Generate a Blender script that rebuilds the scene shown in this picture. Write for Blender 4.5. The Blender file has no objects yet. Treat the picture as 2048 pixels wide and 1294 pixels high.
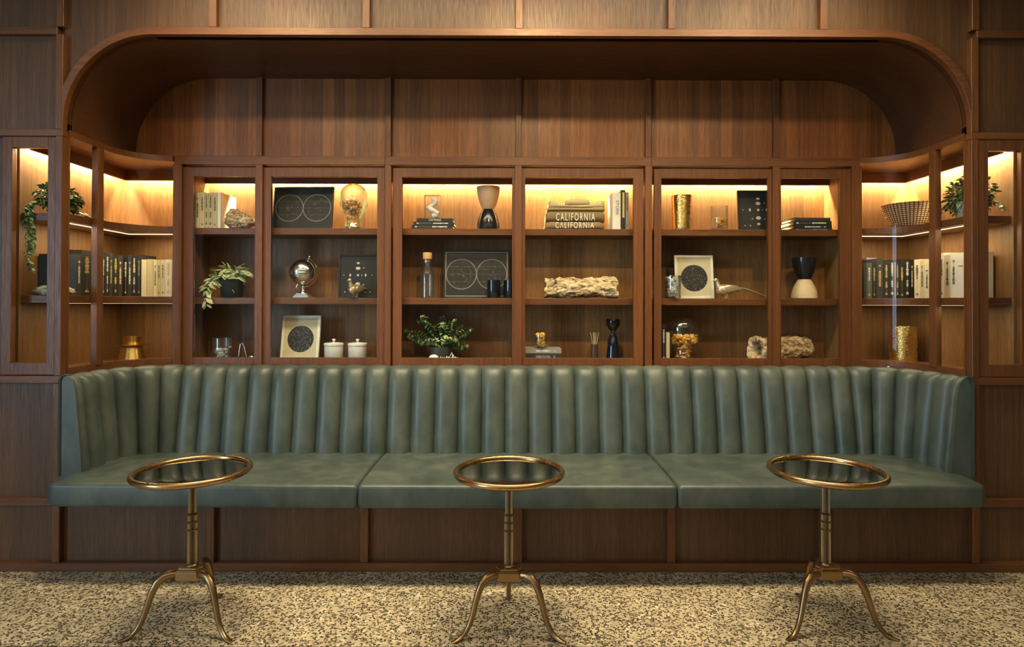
import bpy, bmesh, math, random
from math import sin, cos, pi, sqrt
from mathutils import Vector, Matrix, noise
R = random.Random(7)
SC = bpy.context.scene
COL = SC.collection

# ------------------------------------------------------------------ camera
CX, CZ, CD = -0.03735, 1.28588, 2.89097
YAW, PITCH, ROLL, F, PY = 0.00337, 0.00739, 0.00248, 1202.14, 647 - 48.4535
_cy, _sy, _cp, _sp, _cr, _sr = cos(YAW), sin(YAW), cos(PITCH), sin(PITCH), cos(ROLL), sin(ROLL)
FW = Vector((_sy * _cp, _cy * _cp, _sp)); _r = Vector((_cy, -_sy, 0)); _u = _r.cross(FW)
RT = _cr * _r + _sr * _u; UP = -_sr * _r + _cr * _u
CAMP = Vector((CX, -CD, CZ))

def proj(x, y, z):
    d = Vector((x, y, z)) - CAMP
    return 1024 + F * d.dot(RT) / d.dot(FW), PY - F * d.dot(UP) / d.dot(FW)

def at(px, py, Y):
    """point of the plane y = Y seen at pixel (px, py)"""
    d = FW + RT * ((px - 1024) / F) + UP * ((PY - py) / F)
    t = (Y - CAMP.y) / d.y
    p = CAMP + d * t
    return p.x, p.z

def ax(px, Y, py=600): return at(px, py, Y)[0]
def az(py, Y, px=1024): return at(px, py, Y)[1]
def side_y(px, X):
    """y of the point of the vertical line at height 1.4 on plane x = X seen at column px"""
    lo, hi = -.6, 1.2
    inc = proj(X, hi, 1.4)[0] > proj(X, lo, 1.4)[0]
    for _ in range(40):
        m = (lo + hi) / 2
        if (proj(X, m, 1.4)[0] < px) == inc: lo = m
        else: hi = m
    return lo

cam = bpy.data.objects.new('camera', bpy.data.cameras.new('camera'))
COL.objects.link(cam); SC.camera = cam
cam.matrix_world = Matrix(((RT.x, UP.x, -FW.x, CAMP.x), (RT.y, UP.y, -FW.y, CAMP.y), (RT.z, UP.z, -FW.z, CAMP.z), (0, 0, 0, 1)))
cam.data.sensor_fit = 'HORIZONTAL'; cam.data.sensor_width = 36
cam.data.lens = F / 2048 * 36; cam.data.shift_y = -48.4535 / 2048
cam.data.clip_start = .05

# ------------------------------------------------------------------ materials
def mat(name):
    m = bpy.data.materials.new(name); m.use_nodes = True
    nt = m.node_tree; nt.nodes.clear()
    o = nt.nodes.new('ShaderNodeOutputMaterial')
    return m, nt, o
def N(nt, t, **k):
    n = nt.nodes.new(t)
    for a, b in k.items():
        if a in n.inputs.keys(): n.inputs[a].default_value = b
        else: setattr(n, a, b)
    return n
def ramp(nt, fac, stops, interp='LINEAR'):
    r = nt.nodes.new('ShaderNodeValToRGB'); r.color_ramp.interpolation = interp
    el = r.color_ramp.elements
    while len(el) < len(stops): el.new(.5)
    for e, (p, c) in zip(el, stops):
        e.position = p; e.color = (*c, 1)
    nt.links.new(fac, r.inputs[0]); return r
def mix(nt, fac, a, b, mode='MIX'):
    m = nt.nodes.new('ShaderNodeMix'); m.data_type = 'RGBA'; m.blend_type = mode
    if isinstance(fac, (int, float)): m.inputs[0].default_value = fac
    else: nt.links.new(fac, m.inputs[0])
    for s, v in ((6, a), (7, b)):
        if isinstance(v, tuple): m.inputs[s].default_value = (*v, 1)
        else: nt.links.new(v, m.inputs[s])
    return m.outputs[2]
def mapped(nt, scale, rot=(0, 0, 0), loc=(0, 0, 0)):
    tc = nt.nodes.new('ShaderNodeTexCoord'); mp = nt.nodes.new('ShaderNodeMapping')
    mp.inputs['Scale'].default_value = scale; mp.inputs['Rotation'].default_value = rot; mp.inputs['Location'].default_value = loc
    nt.links.new(tc.outputs['Object'], mp.inputs[0]); return mp.outputs[0]
def bump(nt, h, strength, dist=.002):
    b = nt.nodes.new('ShaderNodeBump'); b.inputs['Strength'].default_value = strength; b.inputs['Distance'].default_value = dist
    nt.links.new(h, b.inputs['Height']); return b.outputs[0]

def plain(name, col, rough=.5, metal=0, spec=.5, bumpy=0, bscale=40, **k):
    m, nt, o = mat(name)
    p = N(nt, 'ShaderNodeBsdfPrincipled', Roughness=rough, Metallic=metal)
    p.inputs['Base Color'].default_value = (*col, 1)
    p.inputs['Specular IOR Level'].default_value = spec
    for a, b in k.items(): p.inputs[a.replace('_', ' ')].default_value = b
    no = N(nt, 'ShaderNodeTexNoise', Scale=bscale, Detail=4)
    nt.links.new(mapped(nt, (1, 1, 1)), no.inputs[0])
    c = mix(nt, no.outputs[0], tuple(x * .88 for x in col), tuple(min(1, x * 1.12) for x in col))
    nt.links.new(c, p.inputs['Base Color'])
    if bumpy: nt.links.new(bump(nt, no.outputs[0], bumpy), p.inputs['Normal'])
    nt.links.new(p.outputs[0], o.inputs[0]); return m

def wood(name, axis, dark, light, plank=0, rough=.38, seed=0):
    m, nt, o = mat(name)
    p = N(nt, 'ShaderNodeBsdfPrincipled', Roughness=rough)
    L = {'x': 0, 'y': 1, 'z': 2}[axis]
    sc = [70, 70, 70]; sc[L] = 1.3
    fs = [420, 420, 420]; fs[L] = 14
    v = mapped(nt, tuple(sc), loc=(seed, seed * .7, seed * .3))
    n1 = N(nt, 'ShaderNodeTexNoise', Scale=1.0, Detail=5, Roughness=.6, Distortion=.2); nt.links.new(v, n1.inputs[0])
    n2 = N(nt, 'ShaderNodeTexNoise', Scale=1.0, Detail=2); nt.links.new(mapped(nt, tuple(fs)), n2.inputs[0])
    big = N(nt, 'ShaderNodeTexNoise', Scale=1.0, Detail=1); s3 = [5, 5, 5]; s3[L] = .7
    nt.links.new(mapped(nt, tuple(s3), loc=(3 + seed, 1, 2)), big.inputs[0])
    base = ramp(nt, n1.outputs[0], [(.15, dark), (.85, light)])
    fine = ramp(nt, n2.outputs[0], [(.35, (.45, .45, .45)), (.6, (1.12, 1.12, 1.12))])
    c = mix(nt, .5, base.outputs[0], fine.outputs[0], 'MULTIPLY')
    bg = ramp(nt, big.outputs[0], [(.3, (.84, .82, .80)), (.7, (1.16, 1.16, 1.16))])
    c = mix(nt, 1.0, c, bg.outputs[0], 'MULTIPLY')
    if plank:
        tc = nt.nodes.new('ShaderNodeTexCoord'); sx = nt.nodes.new('ShaderNodeSeparateXYZ')
        nt.links.new(tc.outputs['Object'], sx.inputs[0])
        mu = N(nt, 'ShaderNodeMath', operation='DIVIDE'); nt.links.new(sx.outputs[0], mu.inputs[0]); mu.inputs[1].default_value = plank
        fl = N(nt, 'ShaderNodeMath', operation='FLOOR'); nt.links.new(mu.outputs[0], fl.inputs[0])
        wn = N(nt, 'ShaderNodeTexWhiteNoise', noise_dimensions='1D'); nt.links.new(fl.outputs[0], wn.inputs['W'])
        pr = ramp(nt, wn.outputs[0], [(0, (.72, .70, .70)), (1, (1.25, 1.27, 1.25))])
        c = mix(nt, 1.0, c, pr.outputs[0], 'MULTIPLY')
    nt.links.new(c, p.inputs['Base Color'])
    rr = ramp(nt, n2.outputs[0], [(.3, (rough + .15,) * 3), (.7, (rough - .05,) * 3)])
    nt.links.new(rr.outputs[0], p.inputs['Roughness'])
    nt.links.new(bump(nt, n2.outputs[0], .25, .0015), p.inputs['Normal'])
    nt.links.new(p.outputs[0], o.inputs[0]); return m

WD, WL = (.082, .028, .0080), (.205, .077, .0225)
M = {}
M['wv'] = wood('walnut vertical grain', 'z', WD, WL)
M['wh'] = wood('walnut horizontal grain', 'x', WD, (.215, .080, .0235), seed=4)
M['wy'] = wood('walnut depth grain', 'y', WD, WL, seed=2)
M['wpanel'] = wood('oak wall panel', 'z', (.062, .028, .0105), (.150, .071, .027), rough=.42, seed=9)
M['wplank'] = wood('veneer strips', 'z', (.135, .046, .012), (.34, .126, .033), plank=.062, seed=5)
M['winner'] = wood('cabinet lining', 'z', (.18, .082, .027), (.38, .195, .068), plank=.21, rough=.45, seed=6)
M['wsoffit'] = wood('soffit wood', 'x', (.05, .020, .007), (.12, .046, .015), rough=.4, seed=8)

def leather():
    m, nt, o = mat('green leather')
    p = N(nt, 'ShaderNodeBsdfPrincipled', Roughness=.42)
    n1 = N(nt, 'ShaderNodeTexNoise', Scale=7, Detail=6, Roughness=.65); nt.links.new(mapped(nt, (1, 1, .6)), n1.inputs[0])
    n2 = N(nt, 'ShaderNodeTexVoronoi', Scale=420); nt.links.new(mapped(nt, (1, 1, 1)), n2.inputs[0])
    c = ramp(nt, n1.outputs[0], [(.30, (.042, .060, .056)), (.5, (.066, .088, .078)), (.70, (.102, .124, .103))])
    nt.links.new(c.outputs[0], p.inputs['Base Color'])
    r = ramp(nt, n1.outputs[0], [(.3, (.34,) * 3), (.7, (.48,) * 3)]); nt.links.new(r.outputs[0], p.inputs['Roughness'])
    b1 = bump(nt, n2.outputs[0], .12, .0006)
    b = nt.nodes.new('ShaderNodeBump'); b.inputs['Strength'].default_value = .25; b.inputs['Distance'].default_value = .006
    n3 = N(nt, 'ShaderNodeTexNoise', Scale=9, Detail=3); nt.links.new(mapped(nt, (1, 1, .8)), n3.inputs[0])
    nt.links.new(n3.outputs[0], b.inputs['Height']); nt.links.new(b1, b.inputs['Normal'])
    nt.links.new(b.outputs[0], p.inputs['Normal'])
    nt.links.new(p.outputs[0], o.inputs[0]); return m
M['leather'] = leather()
M['piping'] = plain('dark leather piping', (.035, .055, .048), .45)

def terrazzo():
    m, nt, o = mat('terrazzo')
    p = N(nt, 'ShaderNodeBsdfPrincipled', Roughness=.5)
    w = N(nt, 'ShaderNodeTexNoise', Scale=60, Detail=2); nt.links.new(mapped(nt, (1, 1, 1)), w.inputs[0])
    vv = mapped(nt, (1, 1, 1))
    add = nt.nodes.new('ShaderNodeVectorMath'); add.operation = 'MULTIPLY_ADD'
    nt.links.new(w.outputs['Color'], add.inputs[0]); add.inputs[1].default_value = (.012,) * 3; nt.links.new(vv, add.inputs[2])
    v1 = N(nt, 'ShaderNodeTexVoronoi', Scale=122); nt.links.new(add.outputs[0], v1.inputs[0])
    ve = N(nt, 'ShaderNodeTexVoronoi', Scale=122, feature='DISTANCE_TO_EDGE'); nt.links.new(add.outputs[0], ve.inputs[0])
    sx = nt.nodes.new('ShaderNodeSeparateColor'); nt.links.new(v1.outputs['Color'], sx.inputs[0])
    dark = ramp(nt, sx.outputs[0], [(.0, (1, 1, 1)), (.46, (0, 0, 0))], 'CONSTANT')
    edge = ramp(nt, ve.outputs['Distance'], [(.04, (0, 0, 0)), (.08, (1, 1, 1))])
    k = mix(nt, 1.0, dark.outputs[0], edge.outputs[0], 'MULTIPLY')
    v2 = N(nt, 'ShaderNodeTexVoronoi', Scale=60); nt.links.new(vv, v2.inputs[0])
    s2 = nt.nodes.new('ShaderNodeSeparateColor'); nt.links.new(v2.outputs['Color'], s2.inputs[0])
    tone = ramp(nt, s2.outputs[1], [(0, (.44, .36, .23)), (.5, (.63, .54, .35)), (.8, (.55, .44, .27)), (1, (.80, .71, .52))])
    big = N(nt, 'ShaderNodeTexNoise', Scale=5, Detail=3); nt.links.new(vv, big.inputs[0])
    bg = ramp(nt, big.outputs[0], [(.3, (.8, .8, .8)), (.7, (1.08, 1.08, 1.08))])
    t = mix(nt, 1.0, tone.outputs[0], bg.outputs[0], 'MULTIPLY')
    dk = ramp(nt, s2.outputs[2], [(0, (.008, .006, .004)), (1, (.05, .036, .02))])
    c = mix(nt, k, t, dk.outputs[0])
    # joints between the slabs
    tc = nt.nodes.new('ShaderNodeTexCoord'); s3 = nt.nodes.new('ShaderNodeSeparateXYZ'); nt.links.new(tc.outputs['Object'], s3.inputs[0])
    a1 = N(nt, 'ShaderNodeMath', operation='ADD'); a1.inputs[1].default_value = 6.632; nt.links.new(s3.outputs[1], a1.inputs[0])
    mo = N(nt, 'ShaderNodeMath', operation='MODULO'); mo.inputs[1].default_value = 1.2; nt.links.new(a1.outputs[0], mo.inputs[0])
    jl = ramp(nt, mo.outputs[0], [(0, (1, 1, 1)), (.0028, (0, 0, 0))], 'CONSTANT')
    c = mix(nt, jl.outputs[0], c, (.04, .03, .02))
    nt.links.new(c, p.inputs['Base Color'])
    nt.links.new(p.outputs[0], o.inputs[0]); return m
M['terrazzo'] = terrazzo()

def front_fresnel(nt, ior):
    """reflection of a thin pane: both of its faces reflect alike, so it is counted once, on the near face"""
    fr = N(nt, 'ShaderNodeFresnel', IOR=ior); ge = nt.nodes.new('ShaderNodeNewGeometry')
    inv = N(nt, 'ShaderNodeMath', operation='SUBTRACT'); inv.inputs[0].default_value = 1.0; nt.links.new(ge.outputs['Backfacing'], inv.inputs[1])
    mu = N(nt, 'ShaderNodeMath', operation='MULTIPLY'); nt.links.new(fr.outputs[0], mu.inputs[0]); nt.links.new(inv.outputs[0], mu.inputs[1])
    return mu.outputs[0]
def glass(name, tint=(1, 1, 1), refl=.9, edge=1.45):
    m, nt, o = mat(name)
    t = N(nt, 'ShaderNodeBsdfTransparent'); t.inputs[0].default_value = (*tint, 1)
    g = N(nt, 'ShaderNodeBsdfGlossy', Roughness=.02); g.inputs[0].default_value = (refl, refl, refl, 1)
    fr = front_fresnel(nt, edge)
    mx = nt.nodes.new('ShaderNodeMixShader')
    nt.links.new(fr, mx.inputs[0]); nt.links.new(t.outputs[0], mx.inputs[1]); nt.links.new(g.outputs[0], mx.inputs[2])
    nt.links.new(mx.outputs[0], o.inputs[0]); return m
M['pane'] = glass('window glass', (.97, .98, .97), .38, 1.4)
M['picture_glass'] = glass('picture glass', (.98, .98, .98), .25, 1.35)
def vessel(name, tint, body=(.8, .95, .9), amount=.25, ior=1.6):
    """thin-walled blown glass: clear face on, tinted and bright towards the rim"""
    m, nt, o = mat(name)
    t = N(nt, 'ShaderNodeBsdfTransparent'); t.inputs[0].default_value = (*tint, 1)
    g = N(nt, 'ShaderNodeBsdfGlossy', Roughness=.04); g.inputs[0].default_value = (1, 1, 1, 1)
    r = N(nt, 'ShaderNodeBsdfRefraction', Roughness=.0, IOR=1.35); r.inputs[0].default_value = (*body, 1)
    lw = N(nt, 'ShaderNodeLayerWeight', Blend=.35)
    fr = front_fresnel(nt, ior)
    m1 = nt.nodes.new('ShaderNodeMixShader'); m2 = nt.nodes.new('ShaderNodeMixShader')
    mu = N(nt, 'ShaderNodeMath', operation='MULTIPLY'); nt.links.new(lw.outputs['Facing'], mu.inputs[0]); mu.inputs[1].default_value = amount * 3
    mu.use_clamp = True
    nt.links.new(mu.outputs[0], m1.inputs[0]); nt.links.new(t.outputs[0], m1.inputs[1]); nt.links.new(r.outputs[0], m1.inputs[2])
    nt.links.new(fr, m2.inputs[0]); nt.links.new(m1.outputs[0], m2.inputs[1]); nt.links.new(g.outputs[0], m2.inputs[2])
    g2 = N(nt, 'ShaderNodeBsdfGlossy', Roughness=.38); g2.inputs[0].default_value = (*body, 1)
    pw = N(nt, 'ShaderNodeMath', operation='POWER'); nt.links.new(lw.outputs['Facing'], pw.inputs[0]); pw.inputs[1].default_value = 1.6
    m3 = nt.nodes.new('ShaderNodeMixShader'); mu3 = N(nt, 'ShaderNodeMath', operation='MULTIPLY'); nt.links.new(pw.outputs[0], mu3.inputs[0]); mu3.inputs[1].default_value = .42
    nt.links.new(mu3.outputs[0], m3.inputs[0]); nt.links.new(m2.outputs[0], m3.inputs[1]); nt.links.new(g2.outputs[0], m3.inputs[2])
    nt.links.new(m3.outputs[0], o.inputs[0]); return m
M['clear'] = vessel('clear glass', (.985, .99, .985), (.95, 1, .98), .26, 2.1)
M['greenglass'] = vessel('pale green glass', (.96, .99, .96), (.62, 1, .84), .40, 2.2)
M['smoke'] = vessel('smoked glass', (.30, .27, .25), (.3, .28, .27), .2)
M['navy'] = plain('dark blue glazed glass', (.004, .007, .016), .08, spec=.9)

def brass(name, col, rough, hammered=0, sc=220):
    m, nt, o = mat(name)
    p = N(nt, 'ShaderNodeBsdfPrincipled', Roughness=rough, Metallic=1)
    no = N(nt, 'ShaderNodeTexNoise', Scale=26, Detail=5); nt.links.new(mapped(nt, (1, 1, 1)), no.inputs[0])
    c = mix(nt, no.outputs[0], tuple(x * .82 for x in col), tuple(min(1, x * 1.1) for x in col))
    nt.links.new(c, p.inputs['Base Color'])
    r = ramp(nt, no.outputs[0], [(.3, (rough + .06,) * 3), (.7, (rough,) * 3)]); nt.links.new(r.outputs[0], p.inputs['Roughness'])
    if hammered:
        v = N(nt, 'ShaderNodeTexVoronoi', Scale=1); nt.links.new(mapped(nt, (sc * .8, sc * .8, sc * 1.5)), v.inputs[0])
        nt.links.new(bump(nt, v.outputs[0], hammered, .003), p.inputs['Normal'])
    nt.links.new(p.outputs[0], o.inputs[0]); return m
M['brass'] = brass('aged brass', (.36, .235, .11), .30)
M['patina'] = plain('dark patina', (.03, .025, .018), .6, .3)
M['brassrim'] = brass('polished brass rim', (.52, .33, .155), .24)
M['column'] = brass('brushed column metal', (.46, .38, .26), .28)
M['gold'] = brass('hammered gold', (.80, .56, .20), .24, .45, 130)
M['goldplain'] = brass('smooth gold', (.80, .52, .18), .2)
M['antique'] = plain('pale antique brass', (.68, .56, .36), .32, .7)
M['silver'] = plain('polished silver', (.95, .92, .84), .17, 1)
M['steel'] = plain('steel', (.6, .6, .6), .25, 1)
M['mirror'] = plain('dark mirror glass', (.17, .165, .155), .008, 1)
M['black'] = plain('matt black', (.014, .015, .015), .55)
M['blackgloss'] = plain('black glaze', (.012, .014, .018), .16)
M['charcoal'] = plain('charcoal cloth', (.035, .037, .037), .6)
M['white'] = plain('white paint', (.78, .76, .68), .4)
M['porcelain'] = plain('white porcelain', (.80, .82, .80), .2)
M['cream'] = plain('cream card', (.66, .60, .42), .7)
M['paper'] = plain('page edges', (.80, .72, .54), .8, bumpy=.2, bscale=300)
M['ink'] = plain('ink line', (.05, .05, .05), .6)
M['chalk'] = plain('pale print line', (.74, .70, .60), .6)
M['dimchalk'] = plain('faint print line', (.26, .25, .20), .6)
M['goldink'] = plain('gold lettering', (.62, .47, .14), .4)
M['whiteink'] = plain('white lettering', (.85, .82, .74), .6)
M['terracotta'] = plain('pale terracotta', (.56, .37, .24), .6)
M['beige'] = plain('beige stoneware', (.74, .56, .35), .55)
M['cork'] = plain('cork', (.62, .38, .16), .8, bumpy=.4, bscale=160)
M['leaf'] = plain('dark green leaf', (.075, .15, .055), .42)
M['leaflight'] = plain('light green leaf', (.27, .38, .14), .45)
M['leafcream'] = plain('cream leaf', (.62, .68, .42), .45)
M['leafdeep'] = plain('waxy deep green leaf', (.05, .115, .05), .28)
M['stem'] = plain('plant stem', (.12, .10, .04), .7)
M['amber'] = plain('amber shard', (.95, .40, .06), .2, spec=.8)
M['yellow'] = plain('yellow amber shard', (1.0, .62, .08), .25, spec=.8)
M['crystal'] = plain('white crystal', (.90, .95, .92), .2)
M['moss'] = plain('grey green mineral', (.38, .46, .36), .6, bumpy=.5, bscale=90)
M['knit1'] = plain('olive jersey', (.27, .185, .085), .9, bumpy=.25, bscale=500)
M['knit2'] = plain('cream jersey', (.66, .54, .33), .9, bumpy=.25, bscale=400)
M['tan'] = plain('tan jersey', (.42, .31, .17), .9, bumpy=.25, bscale=400)
M['reed'] = plain('pale reed', (.66, .55, .35), .7)
M['darkcup'] = plain('dark brown cup', (.07, .04, .03), .35)
M['greypot'] = plain('pale grey glazed pot', (.42, .44, .46), .3)
M['darkbowl'] = plain('slate bowl', (.05, .055, .055), .4)

def starcard():
    m, nt, o = mat('star speckled black'); p = N(nt, 'ShaderNodeBsdfPrincipled', Roughness=.6)
    v = N(nt, 'ShaderNodeTexVoronoi', Scale=175); nt.links.new(mapped(nt, (1, 1, 1)), v.inputs[0])
    s = ramp(nt, v.outputs['Distance'], [(.17, (1, 1, 1)), (.26, (0, 0, 0))])
    n = N(nt, 'ShaderNodeTexNoise', Scale=60, Detail=2); nt.links.new(mapped(nt, (1, 1, 1)), n.inputs[0])
    t = ramp(nt, n.outputs[0], [(.30, (0, 0, 0)), (.55, (1, 1, 1))])
    k = mix(nt, 1.0, s.outputs[0], t.outputs[0], 'MULTIPLY')
    c = mix(nt, k, (.016, .016, .018), (.75, .72, .66)); nt.links.new(c, p.inputs['Base Color'])
    nt.links.new(p.outputs[0], o.inputs[0]); return m
M['stars'] = starcard()
def drift(name, a, b, c3, sc=26):
    m, nt, o = mat(name); p = N(nt, 'ShaderNodeBsdfPrincipled', Roughness=.75)
    n = N(nt, 'ShaderNodeTexNoise', Scale=sc, Detail=6, Distortion=2.2); nt.links.new(mapped(nt, (.35, 1, 1)), n.inputs[0])
    r = ramp(nt, n.outputs[0], [(.36, a), (.47, b), (.60, c3)])
    nt.links.new(r.outputs[0], p.inputs['Base Color']); nt.links.new(bump(nt, n.outputs[0], .9, .01), p.inputs['Normal'])
    nt.links.new(p.outputs[0], o.inputs[0]); return m
M['drift'] = drift('driftwood', (.10, .055, .025), (.62, .45, .24), (.82, .68, .44), 34)
M['log'] = drift('weathered log', (.30, .19, .11), (.58, .42, .24), (.78, .62, .40), 22)
M['agate'] = drift('rough banded stone', (.08, .05, .03), (.40, .27, .15), (.78, .64, .42), 60)
M['palerock'] = drift('pale rock', (.16, .14, .11), (.42, .39, .31), (.60, .57, .46), 30)
def basketmat():
    m, nt, o = mat('woven seagrass'); p = N(nt, 'ShaderNodeBsdfPrincipled', Roughness=.8)
    tc = nt.nodes.new('ShaderNodeTexCoord'); s = nt.nodes.new('ShaderNodeSeparateXYZ'); nt.links.new(tc.outputs['Object'], s.inputs[0])
    at2 = N(nt, 'ShaderNodeMath', operation='ARCTAN2'); nt.links.new(s.outputs[1], at2.inputs[0]); nt.links.new(s.outputs[0], at2.inputs[1])
    a = N(nt, 'ShaderNodeMath', operation='MULTIPLY'); a.inputs[1].default_value = 44; nt.links.new(at2.outputs[0], a.inputs[0])
    sa = N(nt, 'ShaderNodeMath', operation='SINE'); nt.links.new(a.outputs[0], sa.inputs[0])
    zb = N(nt, 'ShaderNodeMath', operation='MULTIPLY'); zb.inputs[1].default_value = 560; nt.links.new(s.outputs[2], zb.inputs[0])
    sz = N(nt, 'ShaderNodeMath', operation='SINE'); nt.links.new(zb.outputs[0], sz.inputs[0])
    mm = N(nt, 'ShaderNodeMath', operation='MULTIPLY_ADD'); nt.links.new(sa.outputs[0], mm.inputs[0]); mm.inputs[1].default_value = .5; mm.inputs[2].default_value = .5
    mx = N(nt, 'ShaderNodeMath', operation='MULTIPLY_ADD'); nt.links.new(sz.outputs[0], mx.inputs[0]); mx.inputs[1].default_value = .5; mx.inputs[2].default_value = .5
    pr = N(nt, 'ShaderNodeMath', operation='MULTIPLY'); nt.links.new(mm.outputs[0], pr.inputs[0]); nt.links.new(mx.outputs[0], pr.inputs[1])
    r = ramp(nt, pr.outputs[0], [(.08, (.10, .065, .03)), (.4, (.62, .47, .27))])
    nt.links.new(r.outputs[0], p.inputs['Base Color']); nt.links.new(bump(nt, pr.outputs[0], .8, .004), p.inputs['Normal'])
    nt.links.new(p.outputs[0], o.inputs[0]); return m
M['basket'] = basketmat()
def emit(name, col, st):
    m, nt, o = mat(name); e = N(nt, 'ShaderNodeEmission', Strength=st); e.inputs[0].default_value = (*col, 1)
    nt.links.new(e.outputs[0], o.inputs[0]); return m
WARM = (1.0, .60, .25)
M['led'] = emit('warm light strip', (1.0, .80, .50), 22)
M['led2'] = emit('thin warm light strip', (1.0, .72, .40), 3.5)
M['led3'] = emit('faint warm light strip', (1.0, .72, .40), 1.2)
M['plaster'] = plain('room plaster', (.40, .34, .27), .8)

# ------------------------------------------------------------------ mesh building
ORIGIN = {}
def origin(o):
    return ORIGIN.get(o.name, Vector((0, 0, 0)))
class MB:
    def __init__(s): s.v = []; s.f = []; s.m = []; s.T = Matrix(); s.mi = 0
    def add(s, vs, fs):
        b = len(s.v); s.v += [tuple(s.T @ Vector(p)) for p in vs]
        for f in fs: s.f.append([b + i for i in f]); s.m.append(s.mi)
        return s
    def box(s, x0, x1, y0, y1, z0, z1):
        x0, x1 = sorted((x0, x1)); y0, y1 = sorted((y0, y1)); z0, z1 = sorted((z0, z1))
        return s.add([(x0, y0, z0), (x1, y0, z0), (x1, y1, z0), (x0, y1, z0), (x0, y0, z1), (x1, y0, z1), (x1, y1, z1), (x0, y1, z1)],
                     [(3, 2, 1, 0), (4, 5, 6, 7), (0, 1, 5, 4), (1, 2, 6, 5), (2, 3, 7, 6), (3, 0, 4, 7)])
    def grid(s, rows, cu=False, cv=False):
        n = len(rows[0]); b = [p for r in rows for p in r]; fs = []
        R_, C_ = len(rows), n
        for i in range(R_ if cv else R_ - 1):
            for j in range(C_ if cu else C_ - 1):
                fs.append((i * C_ + j, i * C_ + (j + 1) % C_, ((i + 1) % R_) * C_ + (j + 1) % C_, ((i + 1) % R_) * C_ + j))
        return s.add(b, fs)
    def lathe(s, prof, c=(0, 0, 0), seg=32, sx=1, sy=1, cap0=True, cap1=True):
        rows = [[(c[0] + r * cos(2 * pi * k / seg) * sx, c[1] + r * sin(2 * pi * k / seg) * sy, c[2] + z) for k in range(seg)] for r, z in prof]
        s.grid(rows, cu=True); b = len(s.v) - len(prof) * seg
        if cap0 and prof[0][0] > 1e-5: s.f.append(list(range(b, b + seg))[::-1]); s.m.append(s.mi)
        if cap1 and prof[-1][0] > 1e-5: s.f.append(list(range(len(s.v) - seg, len(s.v)))); s.m.append(s.mi)
        return s
    def tube(s, pts, rad, seg=8, flat=1.0, closed=False):
        pts = [Vector(p) for p in pts]; n = len(pts); rows = []
        rad = rad if isinstance(rad, (list, tuple)) else [rad] * n
        up = None
        for i, p in enumerate(pts):
            a = pts[(i - 1) % n] if (closed or i) else p; b = pts[(i + 1) % n] if (closed or i < n - 1) else p
            t = (b - a).normalized()
            if up is None: up = Vector((0, 0, 1)) if abs(t.z) < .9 else Vector((1, 0, 0))
            x = t.cross(up).normalized(); y = x.cross(t).normalized(); up = y
            rows.append([tuple(p + (x * cos(2 * pi * k / seg) + y * flat * sin(2 * pi * k / seg)) * rad[i]) for k in range(seg)])
        s.grid(rows, cu=True, cv=closed); b = len(s.v) - n * seg
        if not closed:
            s.f.append(list(range(b, b + seg))); s.m.append(s.mi); s.f.append(list(range(len(s.v) - seg, len(s.v)))[::-1]); s.m.append(s.mi)
        return s
    def prism(s, poly, a0, a1, axis='z'):
        n = len(poly)
        def P(u, v, w): return {'z': (u, v, w), 'y': (u, w, v), 'x': (w, u, v)}[axis]
        vs = [P(u, v, a0) for u, v in poly] + [P(u, v, a1) for u, v in poly]
        return s.add(vs, [tuple(range(n))[::-1], tuple(range(n, 2 * n))] + [(i, (i + 1) % n, n + (i + 1) % n, n + i) for i in range(n)])
    def sphere(s, c, r, seg=16, rings=10, sc=(1, 1, 1)):
        prof = [(r * sin(pi * k / rings), -r * cos(pi * k / rings)) for k in range(rings + 1)]
        rows = [[(c[0] + a * cos(2 * pi * k / seg) * sc[0], c[1] + a * sin(2 * pi * k / seg) * sc[1], c[2] + z * sc[2]) for k in range(seg)] for a, z in prof]
        return s.grid(rows, cu=True)
    def leaf(s, p, d, up, L, W, droop=.25, edge=None):
        p, d, up = Vector(p), Vector(d).normalized(), Vector(up)
        x = d.cross(up)
        if x.length < 1e-3: x = d.cross(Vector((1, 0, 0)))
        x.normalize(); n = x.cross(d).normalized()
        c = [p, p + d * L * .33 + n * L * .05, p + d * L * .7 - n * L * droop * .35, p + d * L - n * L * droop]
        ws = [.0, .5, .42, .0]
        if edge is None:
            vs = [c[0], c[1] + x * W * .5 + n * W * .12, c[2] + x * W * .42 + n * W * .1, c[3], c[2] - x * W * .42 + n * W * .1, c[1] - x * W * .5 + n * W * .12, c[1], c[2]]
            s.add(vs, [(0, 1, 6), (1, 2, 7, 6), (2, 3, 7), (0, 6, 5), (6, 7, 4, 5), (7, 3, 4)])
        else:
            vs = [c[0], c[1] + x * W * .5, c[2] + x * W * .42, c[3], c[2] - x * W * .42, c[1] - x * W * .5, c[1] + x * W * .22, c[2] + x * W * .2, c[2] - x * W * .2, c[1] - x * W * .22]
            s.add(vs, [(0, 6, 9), (6, 7, 8, 9), (7, 3, 8)]); o = s.mi; s.mi = edge
            s.add(vs, [(0, 1, 6), (1, 2, 7, 6), (2, 3, 7), (0, 9, 5), (9, 8, 4, 5), (8, 3, 4)]); s.mi = o
        return s
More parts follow.
